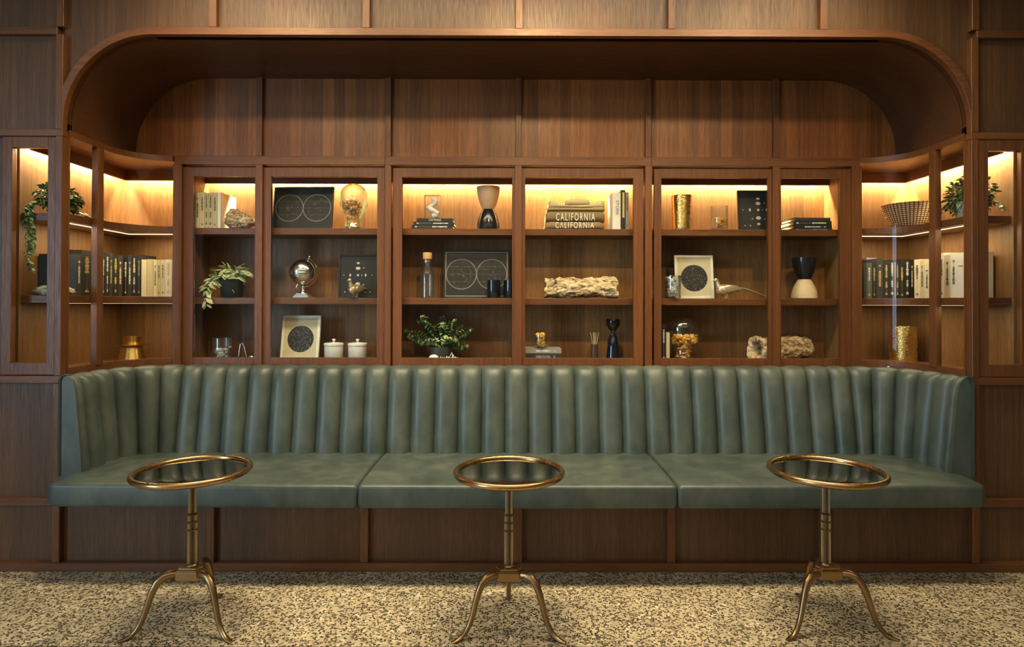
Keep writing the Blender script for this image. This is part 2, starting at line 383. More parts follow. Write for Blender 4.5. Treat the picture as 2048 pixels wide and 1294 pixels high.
    def build(s, name, mats, parent=None, smooth=False, bevel=0, seg=2, flip=1, kind=None, angle=40, merge=True):
        org = origin(parent) if parent else Vector((0, 0, 0))
        me = bpy.data.meshes.new(name)
        me.from_pydata([(p[0] * flip - org.x, p[1] - org.y, p[2] - org.z) for p in s.v], [], s.f)
        mats = mats if isinstance(mats, (list, tuple)) else [mats]
        for m_ in mats: me.materials.append(M[m_] if isinstance(m_, str) else m_)
        me.polygons.foreach_set('material_index', s.m)
        bm = bmesh.new(); bm.from_mesh(me)
        if merge: bmesh.ops.remove_doubles(bm, verts=bm.verts, dist=1e-6)
        bmesh.ops.recalc_face_normals(bm, faces=bm.faces); bm.to_mesh(me); bm.free()
        if smooth:
            me.polygons.foreach_set('use_smooth', [True] * len(me.polygons))
            me.set_sharp_from_angle(angle=math.radians(angle))
        o = bpy.data.objects.new(name, me); COL.objects.link(o)
        if parent:
            o.parent = parent; ORIGIN[o.name] = org
        if bevel:
            b = o.modifiers.new('bevel', 'BEVEL'); b.width = bevel; b.segments = seg; b.limit_method = 'ANGLE'
        if kind: o['kind'] = kind
        return o
def thing(name, label, cat, loc, group=None):
    o = bpy.data.objects.new(name, None); COL.objects.link(o); o.location = loc; o.empty_display_size = .05
    ORIGIN[o.name] = Vector(loc); o['label'] = label; o['category'] = cat
    if group: o['group'] = group
    return o
def tag(o, label, cat, group=None):
    o['label'] = label; o['category'] = cat
    if group: o['group'] = group
    return o
def copy_tree(o, parent=None):
    c = o.copy(); COL.objects.link(c)
    if parent: c.parent = parent
    for ch in list(o.children): copy_tree(ch, c)
    return c
def fit_text(body, w, h, depth=.0004, space=1.0):
    vs, fs = text_mb(body, 1.0, 0, space=space)
    xs = [v[0] for v in vs]; ys = [v[1] for v in vs]; kx, ky = w / (max(xs) - min(xs)), h / (max(ys) - min(ys)); mx_, my_ = (max(xs) + min(xs)) / 2, (max(ys) + min(ys)) / 2
    return [((x - mx_) * kx, (y - my_) * ky, depth if z > 0 else -depth) for x, y, z in vs], fs
def text_mb(body, size, depth=.0006, align='CENTER', width=1.0, space=1.0):
    cu = bpy.data.curves.new('t', 'FONT'); cu.body = body; cu.size = size; cu.extrude = depth or .001; cu.space_character = space; cu.align_x = align; cu.align_y = 'CENTER'
    cu.resolution_u = 3
    o = bpy.data.objects.new('t', cu); COL.objects.link(o)
    dg = bpy.context.evaluated_depsgraph_get(); me = bpy.data.meshes.new_from_object(o.evaluated_get(dg))
    mb = MB(); vs = [(v.co.x * width, v.co.y, v.co.z) for v in me.vertices]; fs = [tuple(p.vertices) for p in me.polygons]
    bpy.data.objects.remove(o); bpy.data.curves.remove(cu); bpy.data.meshes.remove(me)
    return vs, fs
FACE = Matrix(((1, 0, 0, 0), (0, 0, -1, 0), (0, 1, 0, 0), (0, 0, 0, 1)))   # text plane xy -> xz facing -y

# ------------------------------------------------------------------ room shell
NX = 2.19; ND = .546; ZT = 2.579; RA = .425; PZ = .03; TW = .036; HI = 3.1
def S(o): o['kind'] = 'structure'; return o
S(MB().box(-4.6, 4.6, -5.4, 1.0, -.05, 0).build('floor', 'terrazzo'))
S(MB().box(-4.6, 4.6, -5.4, 1.0, HI, HI + .06).build('ceiling', 'plaster'))
S(MB().box(-4.6, 4.6, -5.5, -5.4, 0, HI).build('wall_rear', 'plaster'))
S(MB().box(4.6, 4.7, -5.4, 1.0, 0, HI).build('wall_right', 'plaster'))
lw = MB(); wy0, wy1, wz0, wz1 = -5.0, -3.25, .4, 2.7
lw.box(-4.7, -4.6, -5.4, wy0, 0, HI).box(-4.7, -4.6, wy1, 1.0, 0, HI).box(-4.7, -4.6, wy0, wy1, 0, wz0).box(-4.7, -4.6, wy0, wy1, wz1, HI)
S(lw.build('wall_left', 'plaster'))
wf = MB()
for a, b, c, d in ((wy0, wy1, wz0, wz0 + .06), (wy0, wy1, wz1 - .06, wz1)): wf.box(-4.68, -4.62, a, b, c, d)
for yy in (wy0, (wy0 + wy1) / 2 - .03, wy1 - .06): wf.box(-4.68, -4.62, yy, yy + .06, wz0, wz1)
S(wf.build('window_1', 'wv', bevel=.004))

# panelled wall with the arched alcove cut out
DX0, DX1, DZ0, DZ1 = 2.225, 2.482, .938, 2.0845      # small cabinet doors either side
wb = MB()
for s in (-1, 1):
    for (a, b, c, d) in ((NX, 4.6, 0, .90), (DX1, 4.6, .90, 2.12), (NX, 4.6, 2.12, HI)):
        wb.box(s * a, s * b, PZ, PZ + .03, c, d)
wb.box(-NX, NX, PZ, PZ + .03, 0, .345)
nseg = 20
arc = [(NX - RA + RA * cos(t), ZT - RA + RA * sin(t)) for t in [pi / 2 * k / nseg for k in range(nseg + 1)]]
arch = [(NX, 2.12)] + arc
for s in (-1, 1):
    for (xa, za), (xb, zb) in zip(arch, arch[1:]):
        if abs(xa - xb) > 1e-6:
            wb.prism([(s * xa, za), (s * xb, zb), (s * xb, HI), (s * xa, HI)], PZ, PZ + .03, 'y')
wb.box(-(NX - RA), NX - RA, PZ, PZ + .03, ZT, HI)
S(wb.build('wall_back', 'wpanel', merge=False))
# alcove rear face: veneered panel behind the arch
al = MB()
al.box(-NX - .02, NX + .02, ND + .022, ND + .04, 2.10, ZT + .02)
S(al.build('wall_alcove', 'wplank'))
# soffit: inner skin of the arch
so = MB(); ring = [(-x, z) for x, z in arch] + [(x, z) for x, z in reversed(arch)]
SOF = True
tn = [0]
def trim(mb, mt='wh', bevel=.002):
    tn[0] += 1
    return S(mb.build('trim_%d' % tn[0], mt, bevel=bevel, seg=1))
# arch edge band
ob = [(-x, z) for x, z in arch] + [(x, z) for x, z in reversed(arch)]
def off(pts, d):
    out = []
    for x, z in pts:
        cxx = max(-(NX - RA), min(NX - RA, x)); czz = min(z, ZT - RA)
        v = Vector((x - cxx, z - czz)); v = v.normalized() if v.length > 1e-6 else Vector((1, 0))
        out.append((x + v.x * d, z + v.y * d))
    return out
oo = off(ob, TW); band = MB()
ou = off(ob, .016)
so.grid([[(x, .0505, z) for x, z in ob], [(x, ND * .5, z) for x, z in ob], [(x, ND + .03, z) for x, z in ob], [(x, ND + .03, z) for x, z in ou], [(x, .0505, z) for x, z in ou]], cv=True)
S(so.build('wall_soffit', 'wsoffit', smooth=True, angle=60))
rows = [[(x, 0, z) for x, z in ob], [(x, 0, z) for x, z in oo], [(x, .05, z) for x, z in oo], [(x, .05, z) for x, z in ob]]
band.grid(rows, cv=True); trim(band, 'wh', .0015)
# vertical battens on the wall
GX = [-2.208, -1.474, -.735, .004, .742, 1.479, 2.2145]
for gx in GX:
    if abs(gx) > 2:
        trim(MB().box(gx - .018, gx + .018, 0, PZ + .01, ZT + TW + .001, HI), 'wv')
    else:
        trim(MB().box(gx - .018, gx + .018, 0, PZ + .01, ZT + TW, HI), 'wv')
        trim(MB().box(gx - .02, gx + .02, .004, PZ + .01, .042, .345), 'wv')
for s in (-1, 1):
    # outer posts: above and below the little cabinets
    trim(MB().box(s * 2.191, s * 2.2265, -.001, PZ + .01, 2.12, ZT), 'wv')
    trim(MB().box(s * 2.191, s * 2.2265, -.001, PZ + .01, .0425, .898), 'wv')
    trim(MB().box(s * 2.191, s * 2.2235, -.001, PZ + .01, .935, 2.0865), 'wv')
    trim(MB().box(s * (NX + .03), s * 4.6, 0, PZ + .01, ZT, ZT + TW), 'wh')
    trim(MB().box(s * 2.19, s * 4.6, 0, PZ + .01, 2.0865, 2.12), 'wh')
    trim(MB().box(s * 2.19, s * 4.6, 0, PZ + .01, .899, .935), 'wh')
    trim(MB().box(s * 2.228, s * 4.6, 0, PZ + .01, .312, .348), 'wh')
    for gx in (2.95, 3.69):
        trim(MB().box(s * (gx - .018), s * (gx + .018), .002, PZ + .01, .042, HI), 'wv')
o = MB().box(-4.6, 4.6, -.004, PZ + .01, 0, .0415).build('baseboard_back', 'wh', bevel=.003, seg=1); S(o)
# battens on the alcove rear face
for gx in (-1.475, -.738, .009, .755, 1.49):
    trim(MB().box(gx - .017, gx + .017, ND + .001, ND + .03, 2.128, ZT + .01), 'wv')

# ------------------------------------------------------------------ cabinets
ZC, ZF, YW = 2.072, .947, .845
SH1, SH2 = (1.686, 1.7235), (1.280, 1.318)
def zz(py, Y): return az(py, Y)
ZL0, ZL1 = 2.0785, 2.128       # lintel of the central run
def frame_mb(x0, x1, z0, z1, w, y0, y1, wl=None, wr=None, wt=None, wb_=None):
    wl = wl or w; wr = wr or w; wt = wt or w; wb_ = wb_ or w
    m_ = MB(); m_.box(x0, x0 + wl, y0, y1, z0, z1).box(x1 - wr, x1, y0, y1, z0, z1)
    m_.box(x0 + wl, x1 - wr, y0, y1, z0, z0 + wb_).box(x0 + wl, x1 - wr, y0, y1, z1 - wt, z1); return m_
YD = ND + .018
cab_defs = [
    dict(label='illuminated walnut cabinet holding the silver globe and trailing variegated plant', x0=-1.958, x1=-.7575,
         posts=[(344.3, 361.5), (509.7, 523.7)], parts_=[-1.905, -.738 - .015],
         leaves=[(365, 385, 508.7, 524), (522, 541, 753.7, 768.5)]),
    dict(label='illuminated walnut cabinet holding folded sweatshirts, driftwood and the fern bowl', x0=-.757, x1=.7725,
         posts=[(768.6, 781.3), (1029.2, 1043.2), (1290.5, 1304.5)], parts_=[-.738, .755],
         leaves=[(785, 803.2, 1024, 1041), (1031, 1050, 1267, 1287)]),
    dict(label='illuminated walnut cabinet holding the brass pheasant and hollow log', x0=.773, x1=1.972,
         posts=[(1546.2, 1561), (1704.5, 1724.5)], parts_=[.755 + .015, 1.92],
         leaves=[(1308, 1322.8, 1537, 1556), (1545, 1562.3, 1680.3, 1703)])]
for ci, cd in enumerate(cab_defs):
    x0, x1 = cd['x0'], cd['x1']
    t = thing('display_cabinet', cd['label'], 'cabinet', ((x0 + x1) / 2, ND, .90))
    MB().box(x0, x1, ND, ND + .05, ZL0, ZL1).build('lintel', 'wh', t, bevel=.002)
    MB().box(x0, x1, ND, ND + .05, .90, az(733, ND)).build('bottom_rail', 'wh', t, bevel=.002)
    for a, b in cd['posts']:
        MB().box(ax(a, ND), ax(b, ND), ND - .0005, ND + .055, .90, ZL0).build('post', 'wv', t, bevel=.002)
    px0, px1 = cd['parts_']
    sx0 = px0 if ci == 0 else px0 + .0; sx1 = px1
    xi0 = px0 + (.0 if ci == 0 else .015); xi1 = px1 - (.0 if ci == 2 else .015)
    if ci == 0: xi1 = px1
    if ci == 1: xi0, xi1 = px0 + .0155, px1 - .0155
    if ci == 2: xi0 = px0 + .0005
    MB().box(xi0, xi1, YW, YW + .015, .93, 2.09).build('back_panel', 'winner', t)
    if ci == 0: MB().box(px0 - .022, px0, ND + .055, YW + .01, .93, ZC).build('side_panel', 'winner', t)
    if ci == 2: MB().box(px1, px1 + .022, ND + .055, YW + .01, .93, ZC).build('side_panel', 'winner', t)
    if ci == 1:
        for q in (px0, px1): MB().box(q - .015, q + .015, ND + .055, YW + .01, .93, ZC).build('side_panel', 'winner', t)
    MB().box(xi0, xi1, ND + .05, YW, ZC, ZC + .02).build('ceiling_panel', 'winner', t)
    MB().box(xi0, xi1, ND + .05, YW, .925, ZF).build('bottom_panel', 'wh', t)
    for za, zb in (SH1, SH2):
        MB().box(xi0, xi1, ND + .070, YW, za, zb).build('shelf', 'wh', t, bevel=.0015)
    MB().box(xi0, xi1, YW - .062, YW - .048, 2.017, ZC).build('valance', 'wh', t)
    MB().box(xi0 + .01, xi1 - .01, YW - .036, YW - .022, 2.0615, 2.0665).build('light_strip', 'led', t)
    for li, (a, b, c, d) in enumerate(cd['leaves']):
        X0, A, B, X1 = ax(a, YD), ax(b, YD), ax(c, YD), ax(d, YD)
        yo = YD + (.001 if (li % 2 == 0) else .0)
        zt0, zt1, zb1, zb0 = az(354.6, YD), az(336.5, YD), az(716, YD), az(733.5, YD)
        fr = frame_mb(X0, X1, zb0, zt1, .03, yo, yo + .02, A - X0, X1 - B, zt1 - zt0, zb1 - zb0).build('sliding_door', 'wv', t, bevel=.0015)
        MB().box(A - .004, B + .004, yo + .008, yo + .012, zb1 - .004, zt0 + .004).build('glass_pane', 'pane', fr)

RB = .223; XP = NX - RB
def bay_path(off_, y0=.0, n=10):
    """plan of the curved corner, off_ = distance behind the face"""
    X = NX + off_; r = RB + off_
    pts = [(X, y0)] if y0 < ND - RB else []
    pts += [(XP + r * cos(t), (ND - RB) + r * sin(t)) for t in [pi / 2 * k / n for k in range(n + 1)]]
    return pts
def bay_strip(o0, o1, z0, z1, y0=.0, y1=None):
    a = bay_path(o0, y0); b = bay_path(o1, y0)
    return MB().prism(a + b[::-1], z0, z1)
for s, lab in ((-1, 'curved corner cabinet whose front window shows the long hanging vine'), (1, 'curved corner cabinet holding the woven basket and bushy potted plant')):
    t = thing('corner_cabinet', lab, 'cabinet', (s * 2.3, .3, .90))
    k = dict(flip=s)
    bay_strip(-.0015, .03, 2.096, ZL1, .0405).build('lintel', 'wh', t, smooth=True, angle=30, **k)
    bay_strip(0, .035, .90, .968, .0405).build('sill', 'wh', t, smooth=True, angle=30, **k)
    MB().box(NX + .0005, NX + .03, .0405, .052, .90, 2.12).build('jamb', 'wv', t, **k)
    MB().box(NX - .004, NX + .03, .245, .292, .9585, 2.0955).build('mullion', 'wv', t, bevel=.003, **k)
    g = MB(); g.box(NX + .010, NX + .014, .05, .25, .953, 2.100); g.build('glass_pane', 'pane', t, **k)
    r1, r2 = RB + .010, RB + .014
    ts = [pi / 2 * q / 14 for q in range(15)]
    pa = [(XP + r1 * cos(a), ND - RB + r1 * sin(a)) for a in ts]; pb = [(XP + r2 * cos(a), ND - RB + r2 * sin(a)) for a in ts]
    pa[0] = (NX + .010, .29); pb[0] = (NX + .014, .29)
    MB().prism(pa + pb[::-1], .953, 2.100).build('curved_glass', 'pane', t, smooth=True, **k)
    WX = 2.445; PX = 1.932
    MB().box(PX, WX + .015, YW, YW + .015, .93, 2.09).build('back_panel', 'winner', t, **k)
    MB().box(WX, WX + .015, .062, YW, .93, 2.09).build('side_panel', 'winner', t, **k)
    def plan(o_, yf, back=YW, xs=WX):
        p = [(xs, yf), (xs, back), (PX, back), (PX, ND + o_)]
        arc_ = [(XP + (RB + o_) * cos(a), ND - RB + (RB + o_) * sin(a)) for a in reversed(ts)]
        return p + [q for q in arc_ if q[0] > PX] + [(NX + o_, yf)]
    MB().prism(plan(.032, .06), 2.0965, 2.11).build('ceiling_panel', 'wy', t, **k)
    MB().prism(plan(.036, .06), .925, ZF).build('bottom_panel', 'winner', t, **k)
    MB().prism([(WX - .19, .09), (WX - .19, YW - .22), (PX, YW - .22), (PX, YW - .214), (WX - .184, YW - .214), (WX - .184, .09)][::-1], SH2[0] + .0012, SH2[0] + .0032).build('light_strip', 'led3', t, **k)
    for za, zb in (SH1, SH2):
        MB().prism(plan(.034, .075), za + .004, zb + .004).build('shelf', 'wh', t, bevel=.0015, **k)
    MB().prism([(WX - .062, .062), (WX - .062, YW - .062), (PX, YW - .062), (PX, YW - .048), (WX - .048, YW - .048), (WX - .048, .062)][::-1], 2.034, 2.0962).build('valance', 'wh', t, **k)
    MB().prism([(WX - .036, .07), (WX - .036, YW - .036), (PX, YW - .036), (PX, YW - .022), (WX - .022, YW - .022), (WX - .022, .07)][::-1], 2.080, 2.085).build('light_strip', 'led', t, **k)
    MB().prism([(WX - .17, .09), (WX - .17, YW - .20), (PX, YW - .20), (PX, YW - .194), (WX - .164, YW - .194), (WX - .164, .09)][::-1], SH1[0] + .0012, SH1[0] + .0042).build('light_strip', 'led2', t, **k)
    # front door with its own window
    X0, X1 = DX0, DX1
    d = frame_mb(X0, X1, DZ0 + .001, DZ1, .044, .004, .034, .038 if s < 0 else .05, .047, .052, .058).build('cabinet_door', 'wv', t, bevel=.002, **k)
    MB().box(X0 + .03, X1 - .04, .017, .021, DZ0 + .05, DZ1 - .045).build('glass_pane', 'pane', d, **k)

# ------------------------------------------------------------------ banquette
ban = thing('banquette', 'long green leather banquette with channel-tufted back filling the alcove', 'bench', (0, .1, .36))
# plan path of the backrest face at its top edge
bx, by, br = 2.13, .455, .27
def path_pt(u):
    """u in metres from the front of one side, returns (x, y, nx, ny); n points outwards (to the wall)"""
    side = by - br
    L1, L2, L3 = side, br * pi / 2, 2 * (bx - br)
    if u < L1: return (-bx, u, -1, 0)
    u -= L1
    if u < L2:
        a = pi - u / br
        return (-bx + br + br * cos(a), by - br + br * sin(a), cos(a), sin(a))
    u -= L2
    if u < L3: return (-bx + br + u, by, 0, 1)
    u -= L3
    if u < L2:
        a = pi / 2 - u / br
        return (bx - br + br * cos(a), by - br + br * sin(a), cos(a), sin(a))
    u -= L2
    return (bx, by - br - u, 1, 0)
LT = 2 * (by - br) + br * pi + 2 * (bx - br)
uc = (by - br) + br * pi / 2 + (bx - br - 1.746)
seams = [.055 + (uc - .055) * k / 6 for k in range(7)]
seams += [uc + (LT - 2 * uc) * k / 27 for k in range(1, 28)]
seams += [LT - q for q in seams[:6][::-1]]
prof = [(-.075, .44), (-.068, .52), (-.052, .62), (-.034, .72), (-.016, .82), (-.004, .88), (.006, .912), (.016, .928), (.030, .937), (.046, .938), (.055, .930)]
NS = 18; us = []
ed = [0.0] + seams + [LT]
for i in range(len(ed) - 1):
    a, b = ed[i], ed[i + 1]
    for k in range(NS + (1 if i == len(ed) - 2 else 0)):
        us.append((a + (b - a) * k / NS, k / NS if 0 < i < len(ed) - 2 else (.5 + .5 * k / NS if i == 0 else .5 * k / NS)))
back = MB(); rows = []
for u, w in us:
    x, y, nx, ny = path_pt(u)
    row = []
    jit = 0
    for j, (n_, z) in enumerate(prof):
        n_ = n_ * (1 - .42 * abs(nx)) if n_ < 0 else n_
        bl = .034 * (1 - abs(2 * w - 1) ** 2.7) - .008 * math.exp(-(min(w, 1 - w) / .05) ** 2)
        f = 1 if j < 6 else max(0, 1 - (j - 5) * .2)
        dn = n_ - bl * f + .006
        dz = (.0075 * (1 - abs(2 * w - 1) ** 2.4) - .005) * (1 if j >= 6 else 0)
        if j >= 9: dn = n_ + (.03 if j == 10 else 0) * abs(ny)
        ue = min(u, LT - u)
        if ue < .035: dn += (.055 - dn) * (1 - sqrt(max(0, 1 - (1 - ue / .035) ** 2))) * .16
        wav = .0035 * noise.noise(Vector((u * 7, z * 6, 3)))
        row.append((x + nx * (dn + wav), y + ny * (dn + wav), z + dz))
    rows.append(row)
back.grid(rows)
# front end faces of the two arms
for rr in (rows[0], rows[-1]):
    s = -1 if rr[0][0] < 0 else 1
    poly = [(p[0], p[2]) for p in rr] + [(s * 2.185, .44)]
    back.prism(poly, -.012, .0, 'y')
back.build('backrest', 'leather', ban, smooth=True, angle=50, merge=True)
for s in (-1, 1):
    MB().tube([(s * 2.183, -.016, .46), (s * 2.183, -.016, .915), (s * 2.175, -.016, .933), (s * 2.160, -.014, .940), (s * 2.148, .012, .934)], .0052, 8).build('piping', 'piping', ban, smooth=True)

def cushion(x0, x1, r0, r1):
    """seat cushion between x0 and x1; r0/r1 corner radius at each end"""
    def prof_(e, bow, ye):
        z0, z1, y0, y1 = .362 + e * .9, .472 - e, -.168 - bow + ye, .47
        r = .03; pts = [(y1, z0), (y1, z1)]
        for q in (.40, .30, .20, .10, .0, -.06, -.1): pts.append((q, z1 + .007 * (1 - ((q - .15) / .3) ** 2) * (1 if e < .01 else .4)))
        for k in range(7):
            a = pi / 2 * k / 6; pts.append((y0 + r - r * sin(a), z1 - r * .62 + r * .62 * cos(a)))
        for k in range(7):
            a = pi / 2 * k / 6; pts.append((y0 + .018 - .018 * cos(a), z0 + .018 - .018 * sin(a)))
        return pts
    st = []
    for k in range(9): st.append((x0, r0, k / 8, 1))
    n = 14
    mid = [x0 + r0 + (x1 - x0 - r0 - r1) * k / n for k in range(1, n)]
    rows = []
    def row(x, e, ye): 
        bow = .022 * (1 - (x / 2.2) ** 2)
        return [(x, y, z) for y, z in prof_(e, bow, ye)]
    for k in range(9):
        t = k / 8; e = (1 - sqrt(max(0, 1 - (1 - t) ** 2)))
        rows.append(row(x0 + r0 * t, e * min(r0, .045), e * r0 * (1.0 if r0 > .03 else .7)))
    for x in mid: rows.append(row(x, 0, 0))
    for k in range(9):
        t = 1 - k / 8; e = (1 - sqrt(max(0, 1 - (1 - t) ** 2)))
        rows.append(row(x1 - r1 * t, e * min(r1, .045), e * r1 * (1.0 if r1 > .03 else .7)))
    m_ = MB(); m_.grid(rows, cu=True)
    nP = len(rows[0]); b = len(m_.v) - nP * len(rows)
    m_.f.append(list(range(b, b + nP))); m_.m.append(0); m_.f.append(list(range(len(m_.v) - nP, len(m_.v)))[::-1]); m_.m.append(0)
    return m_
for a, b, r0, r1 in ((-2.157, -.7215, .07, .022), (-.7205, .7195, .022, .022), (.7205, 2.157, .022, .07)):
    c_ = cushion(a, b, r0, r1).build('seat_cushion', 'leather', ban, smooth=True, angle=60)
    sp = []
    for k in range(25):
        x = a + r0 + (b - a - r0 - r1) * k / 24
        sp.append((x, -.168 - .022 * (1 - (x / 2.2) ** 2) + .0035, .4595))
    MB().tube(sp, .0022, 6).build('stitched_seam', 'leather', c_, smooth=True)

# ------------------------------------------------------------------ pedestal tables
def make_table(loc, label):
    t = thing('pedestal_table', label, 'table', loc, None)
    X, Y, _ = loc
    T = Matrix.Translation((X, Y, 0))
    m_ = MB(); m_.T = T; zt = .615; Rr = .2115
    m_.lathe([(0, zt - .006), (Rr - .004, zt - .006), (Rr - .004, zt - .001), (0, zt - .001)], seg=96)
    m_.build('tabletop', 'mirror', t, smooth=True, angle=30)
    m_ = MB(); m_.T = T
    m_.tube([(cos(2 * pi * k / 96) * Rr, sin(2 * pi * k / 96) * Rr, zt) for k in range(96)], .0112, 14, closed=True, flat=1.05)
    m_.lathe([(Rr - .012, zt - .010), (Rr, zt - .0135), (Rr + .006, zt - .010)], seg=96, cap0=False, cap1=False)
    m_.build('rim', 'brassrim', t, smooth=True, angle=60)
    m_ = MB(); m_.T = T
    m_.lathe([(.0, zt - .012), (.05, zt - .012), (.05, zt - .008), (.0, zt - .008)], seg=32); m_.build('mounting_plate', 'brass', t, smooth=True, angle=30)
    def fluted(m_, r, z0, z1, n=14, d=.34, taper=1.0):
        rows = []
        for q, z in enumerate((z0, z1)):
            rq = r * (taper if q else 1)
            rows.append([(rq * (1 - d * (.5 - .5 * cos(n * 2 * pi * k / (n * 8))) ** .6) * cos(2 * pi * k / (n * 8)), rq * (1 - d * (.5 - .5 * cos(n * 2 * pi * k / (n * 8))) ** .6) * sin(2 * pi * k / (n * 8)), z) for k in range(n * 8)])
        b_ = len(m_.f); m_.grid(rows, cu=True)
        for q in range(n * 8):
            if q % 8 in (3, 4): m_.m[b_ + q] = 1
    m_ = MB(); m_.T = T
    fluted(m_, .0172, .248, .378); fluted(m_, .0170, .382, .410); fluted(m_, .0166, .414, .441); fluted(m_, .0145, .445, zt - .012, taper=.93)
    m_.build('column', ['column', 'patina'], t, smooth=True, angle=70)
    for z in (.380, .412, .443):
        m_ = MB(); m_.T = T
        m_.lathe([(.010, z - .004), (.0175, z - .0035), (.0198, z), (.0175, z + .0035), (.010, z + .004)], seg=32); m_.build('collar', 'brass', t, smooth=True, angle=60)
    m_ = MB(); m_.T = T
    def hexa(rw, ro):   # wide faces towards -y and +-120 deg, narrow faces where the legs join
        out = []
        for k in range(3):
            a = -pi / 2 + k * 2 * pi / 3
            for da in (-1, 1):
                cx_, cy_ = cos(a) * rw, sin(a) * rw; tx, ty = -sin(a), cos(a)
                out.append((cx_ + tx * ro * da, cy_ + ty * ro * da))
        return out
    m_.prism(hexa(.046, .041), .1955, .2285); m_.prism(hexa(.043, .038), .2285, .2325); m_.prism(hexa(.038, .034), .2325, .2415)
    m_.lathe([(.024, .2415), (.022, .2445), (.018, .2485)], seg=32)
    m_.build('hub', 'brass', t, bevel=.0015)
    for k in range(3):
        a = pi / 2 + k * 2 * pi / 3
        pr = [(.030, .212, .0175, .0135), (.055, .216, .0175, .0135), (.078, .2185, .0175, .013), (.100, .213, .0172, .0125), (.120, .196, .0165, .012), (.135, .168, .015, .011), (.147, .133, .0135, .0105),
              (.159, .092, .0125, .0098), (.172, .056, .0115, .0092), (.188, .0285, .0108, .009), (.206, .0125, .0095, .009), (.224, .0065, .0065, .0095), (.240, .0045, .0042, .0088), (.250, .0040, .003, .006)]
        rows = []
        for i, (r, z, h, w) in enumerate(pr):
            r2, z2 = pr[min(i + 1, len(pr) - 1)][:2]; r1, z1 = pr[max(i - 1, 0)][:2]
            tx, tz = r2 - r1, z2 - z1; l = sqrt(tx * tx + tz * tz); nx_, nz_ = -tz / l, tx / l
            row = []
            for q in range(12):
                b = 2 * pi * q / 12
                rr = r + nx_ * h * .92 * cos(b); zr = z + nz_ * h * .92 * cos(b); sd_ = w * 1.12 * sin(b)
                row.append((rr * cos(a) - sd_ * sin(a), rr * sin(a) + sd_ * cos(a), max(zr, .0005)))
            rows.append(row)
        m_ = MB(); m_.T = T; m_.grid(rows, cu=True); m_.f.append([len(m_.v) - 12 + q for q in range(12)]); m_.m.append(0)
        m_.build('leg', 'brass', t, smooth=True, angle=60)
    return t
tb = make_table((-1.304, -.4786, 0), 'brass tripod side table with black mirror top before the blue-lit bench end')
for loc, lab in (((-.0393, -.4837, 0), 'brass tripod side table with black mirror top in front of the middle seat cushion'),
                 ((1.2388, -.4666, 0), 'brass tripod side table with black mirror top before the shadier bench end')):
    c = copy_tree(tb); c.location = loc; c['label'] = lab
for q in SC.objects:
    if q.name.startswith('pedestal_table'): q['group'] = 'brass tripod tables along the bench'
# ------------------------------------------------------------------ things on the shelves
ZS = {1: SH1[1] + .0008, 2: SH2[1] + .0008, 3: ZF + .0008}
def Rz(a): return Matrix.Rotation(a, 4, 'Z')
def Tr(x, y, z): return Matrix.Translation((x, y, z))
def marks(m_, w, h, style, y=-.0004):
    """small illegible spine marks; local x across the spine, z up"""
    rr = random.Random(int(w * 1e5) + int(h * 1e4))
    if style == 0: return
    cx_ = w / 2; hw = w * .22
    if style == 1: segs = [(.50, .86), (.08, .13)]
    elif style == 2: segs = [(.30, .70), (.80, .84)]
    else: segs = [(.58, .92), (.30, .46), (.10, .16)]
    m_.box(cx_ - .0002, cx_ + .0002, y - .0002, y + .001, min(a for a, b in segs) * h, max(b for a, b in segs) * h)
    for a, b in segs:
        z = a * h
        while z < b * h:
            l = rr.uniform(.003, .007); q = rr.uniform(.5, 1) * hw
            m_.box(cx_ - q, cx_ + q, y - .0004, y + .001, z, min(z + l, b * h)); z += l + rr.uniform(.0015, .004)
def book(label, group, T, w, d, h, cov='black', ink='whiteink', style=1, name='book', text=None, band=None):
    org = T.to_translation(); t = thing(name, label, 'book', tuple(org), group)
    k = max(.0015, min(.0028, w * .12))
    c = MB(); c.T = T
    c.prism([(0, 0), (w, 0), (w, d), (w - k, d), (w - k, k), (k, k), (k, d), (0, d)], 0, h)
    c.build('cover', cov, t)
    p = MB(); p.T = T; p.box(k, w - k, k, d - .004, .003, h - .003); p.build('pages', 'paper', t)
    if style:
        q = MB(); q.T = T; marks(q, w, h, style); q.build('spine_lettering', ink, t, merge=False)
    if band:
        q = MB(); q.T = T; q.box(w * band[0], w * band[1], -.0008, .001, h * band[2], h * band[3]); q.build('spine_panel', band[4], t)
    if text:
        body, size, xo, zo, mt, hh_ = text
        vs, fs = fit_text(body, size, hh_)
        # reads from the top of the spine down
        q = MB(); q.T = T @ Tr(w * xo, -.0006, h * zo) @ FACE @ Rz(-pi / 2); q.add(vs, fs); q.build('spine_lettering', mt, t, merge=False)
    return t
def row_front(px0, px1, pyt, Yf, zb, s=None):
    X0, X1 = ax(px0, Yf), ax(px1, Yf); h = az(pyt, Yf, px0) - zb
    return Tr(X0 + .0004, Yf, zb), X1 - X0 - .0008, h
def row_side(px0, px1, pyt, zb, s):
    """books whose spines face the alcove; s = -1 left wing, +1 right wing"""
    X = s * 2.30; a, b = side_y(px0, X), side_y(px1, X); lo, hi = min(a, b), max(a, b)
    pm = (px0 + px1) / 2; d = (lo + hi) / 2 + CD
    _z = CZ; y_hi, y_lo = proj(X, (lo + hi) / 2, 1.8)[1], proj(X, (lo + hi) / 2, 1.3)[1]
    h = 1.3 + (y_lo - pyt) / (y_lo - y_hi) * .5 - zb
    if s < 0: return Tr(X, lo + .0004, zb) @ Rz(pi / 2), hi - lo - .0008, h
    return Tr(X, hi - .0004, zb) @ Rz(-pi / 2), hi - lo - .0008, h
Mid = SH2[1] + .0048
G1 = 'books along the middle shelf of the vine cabinet'
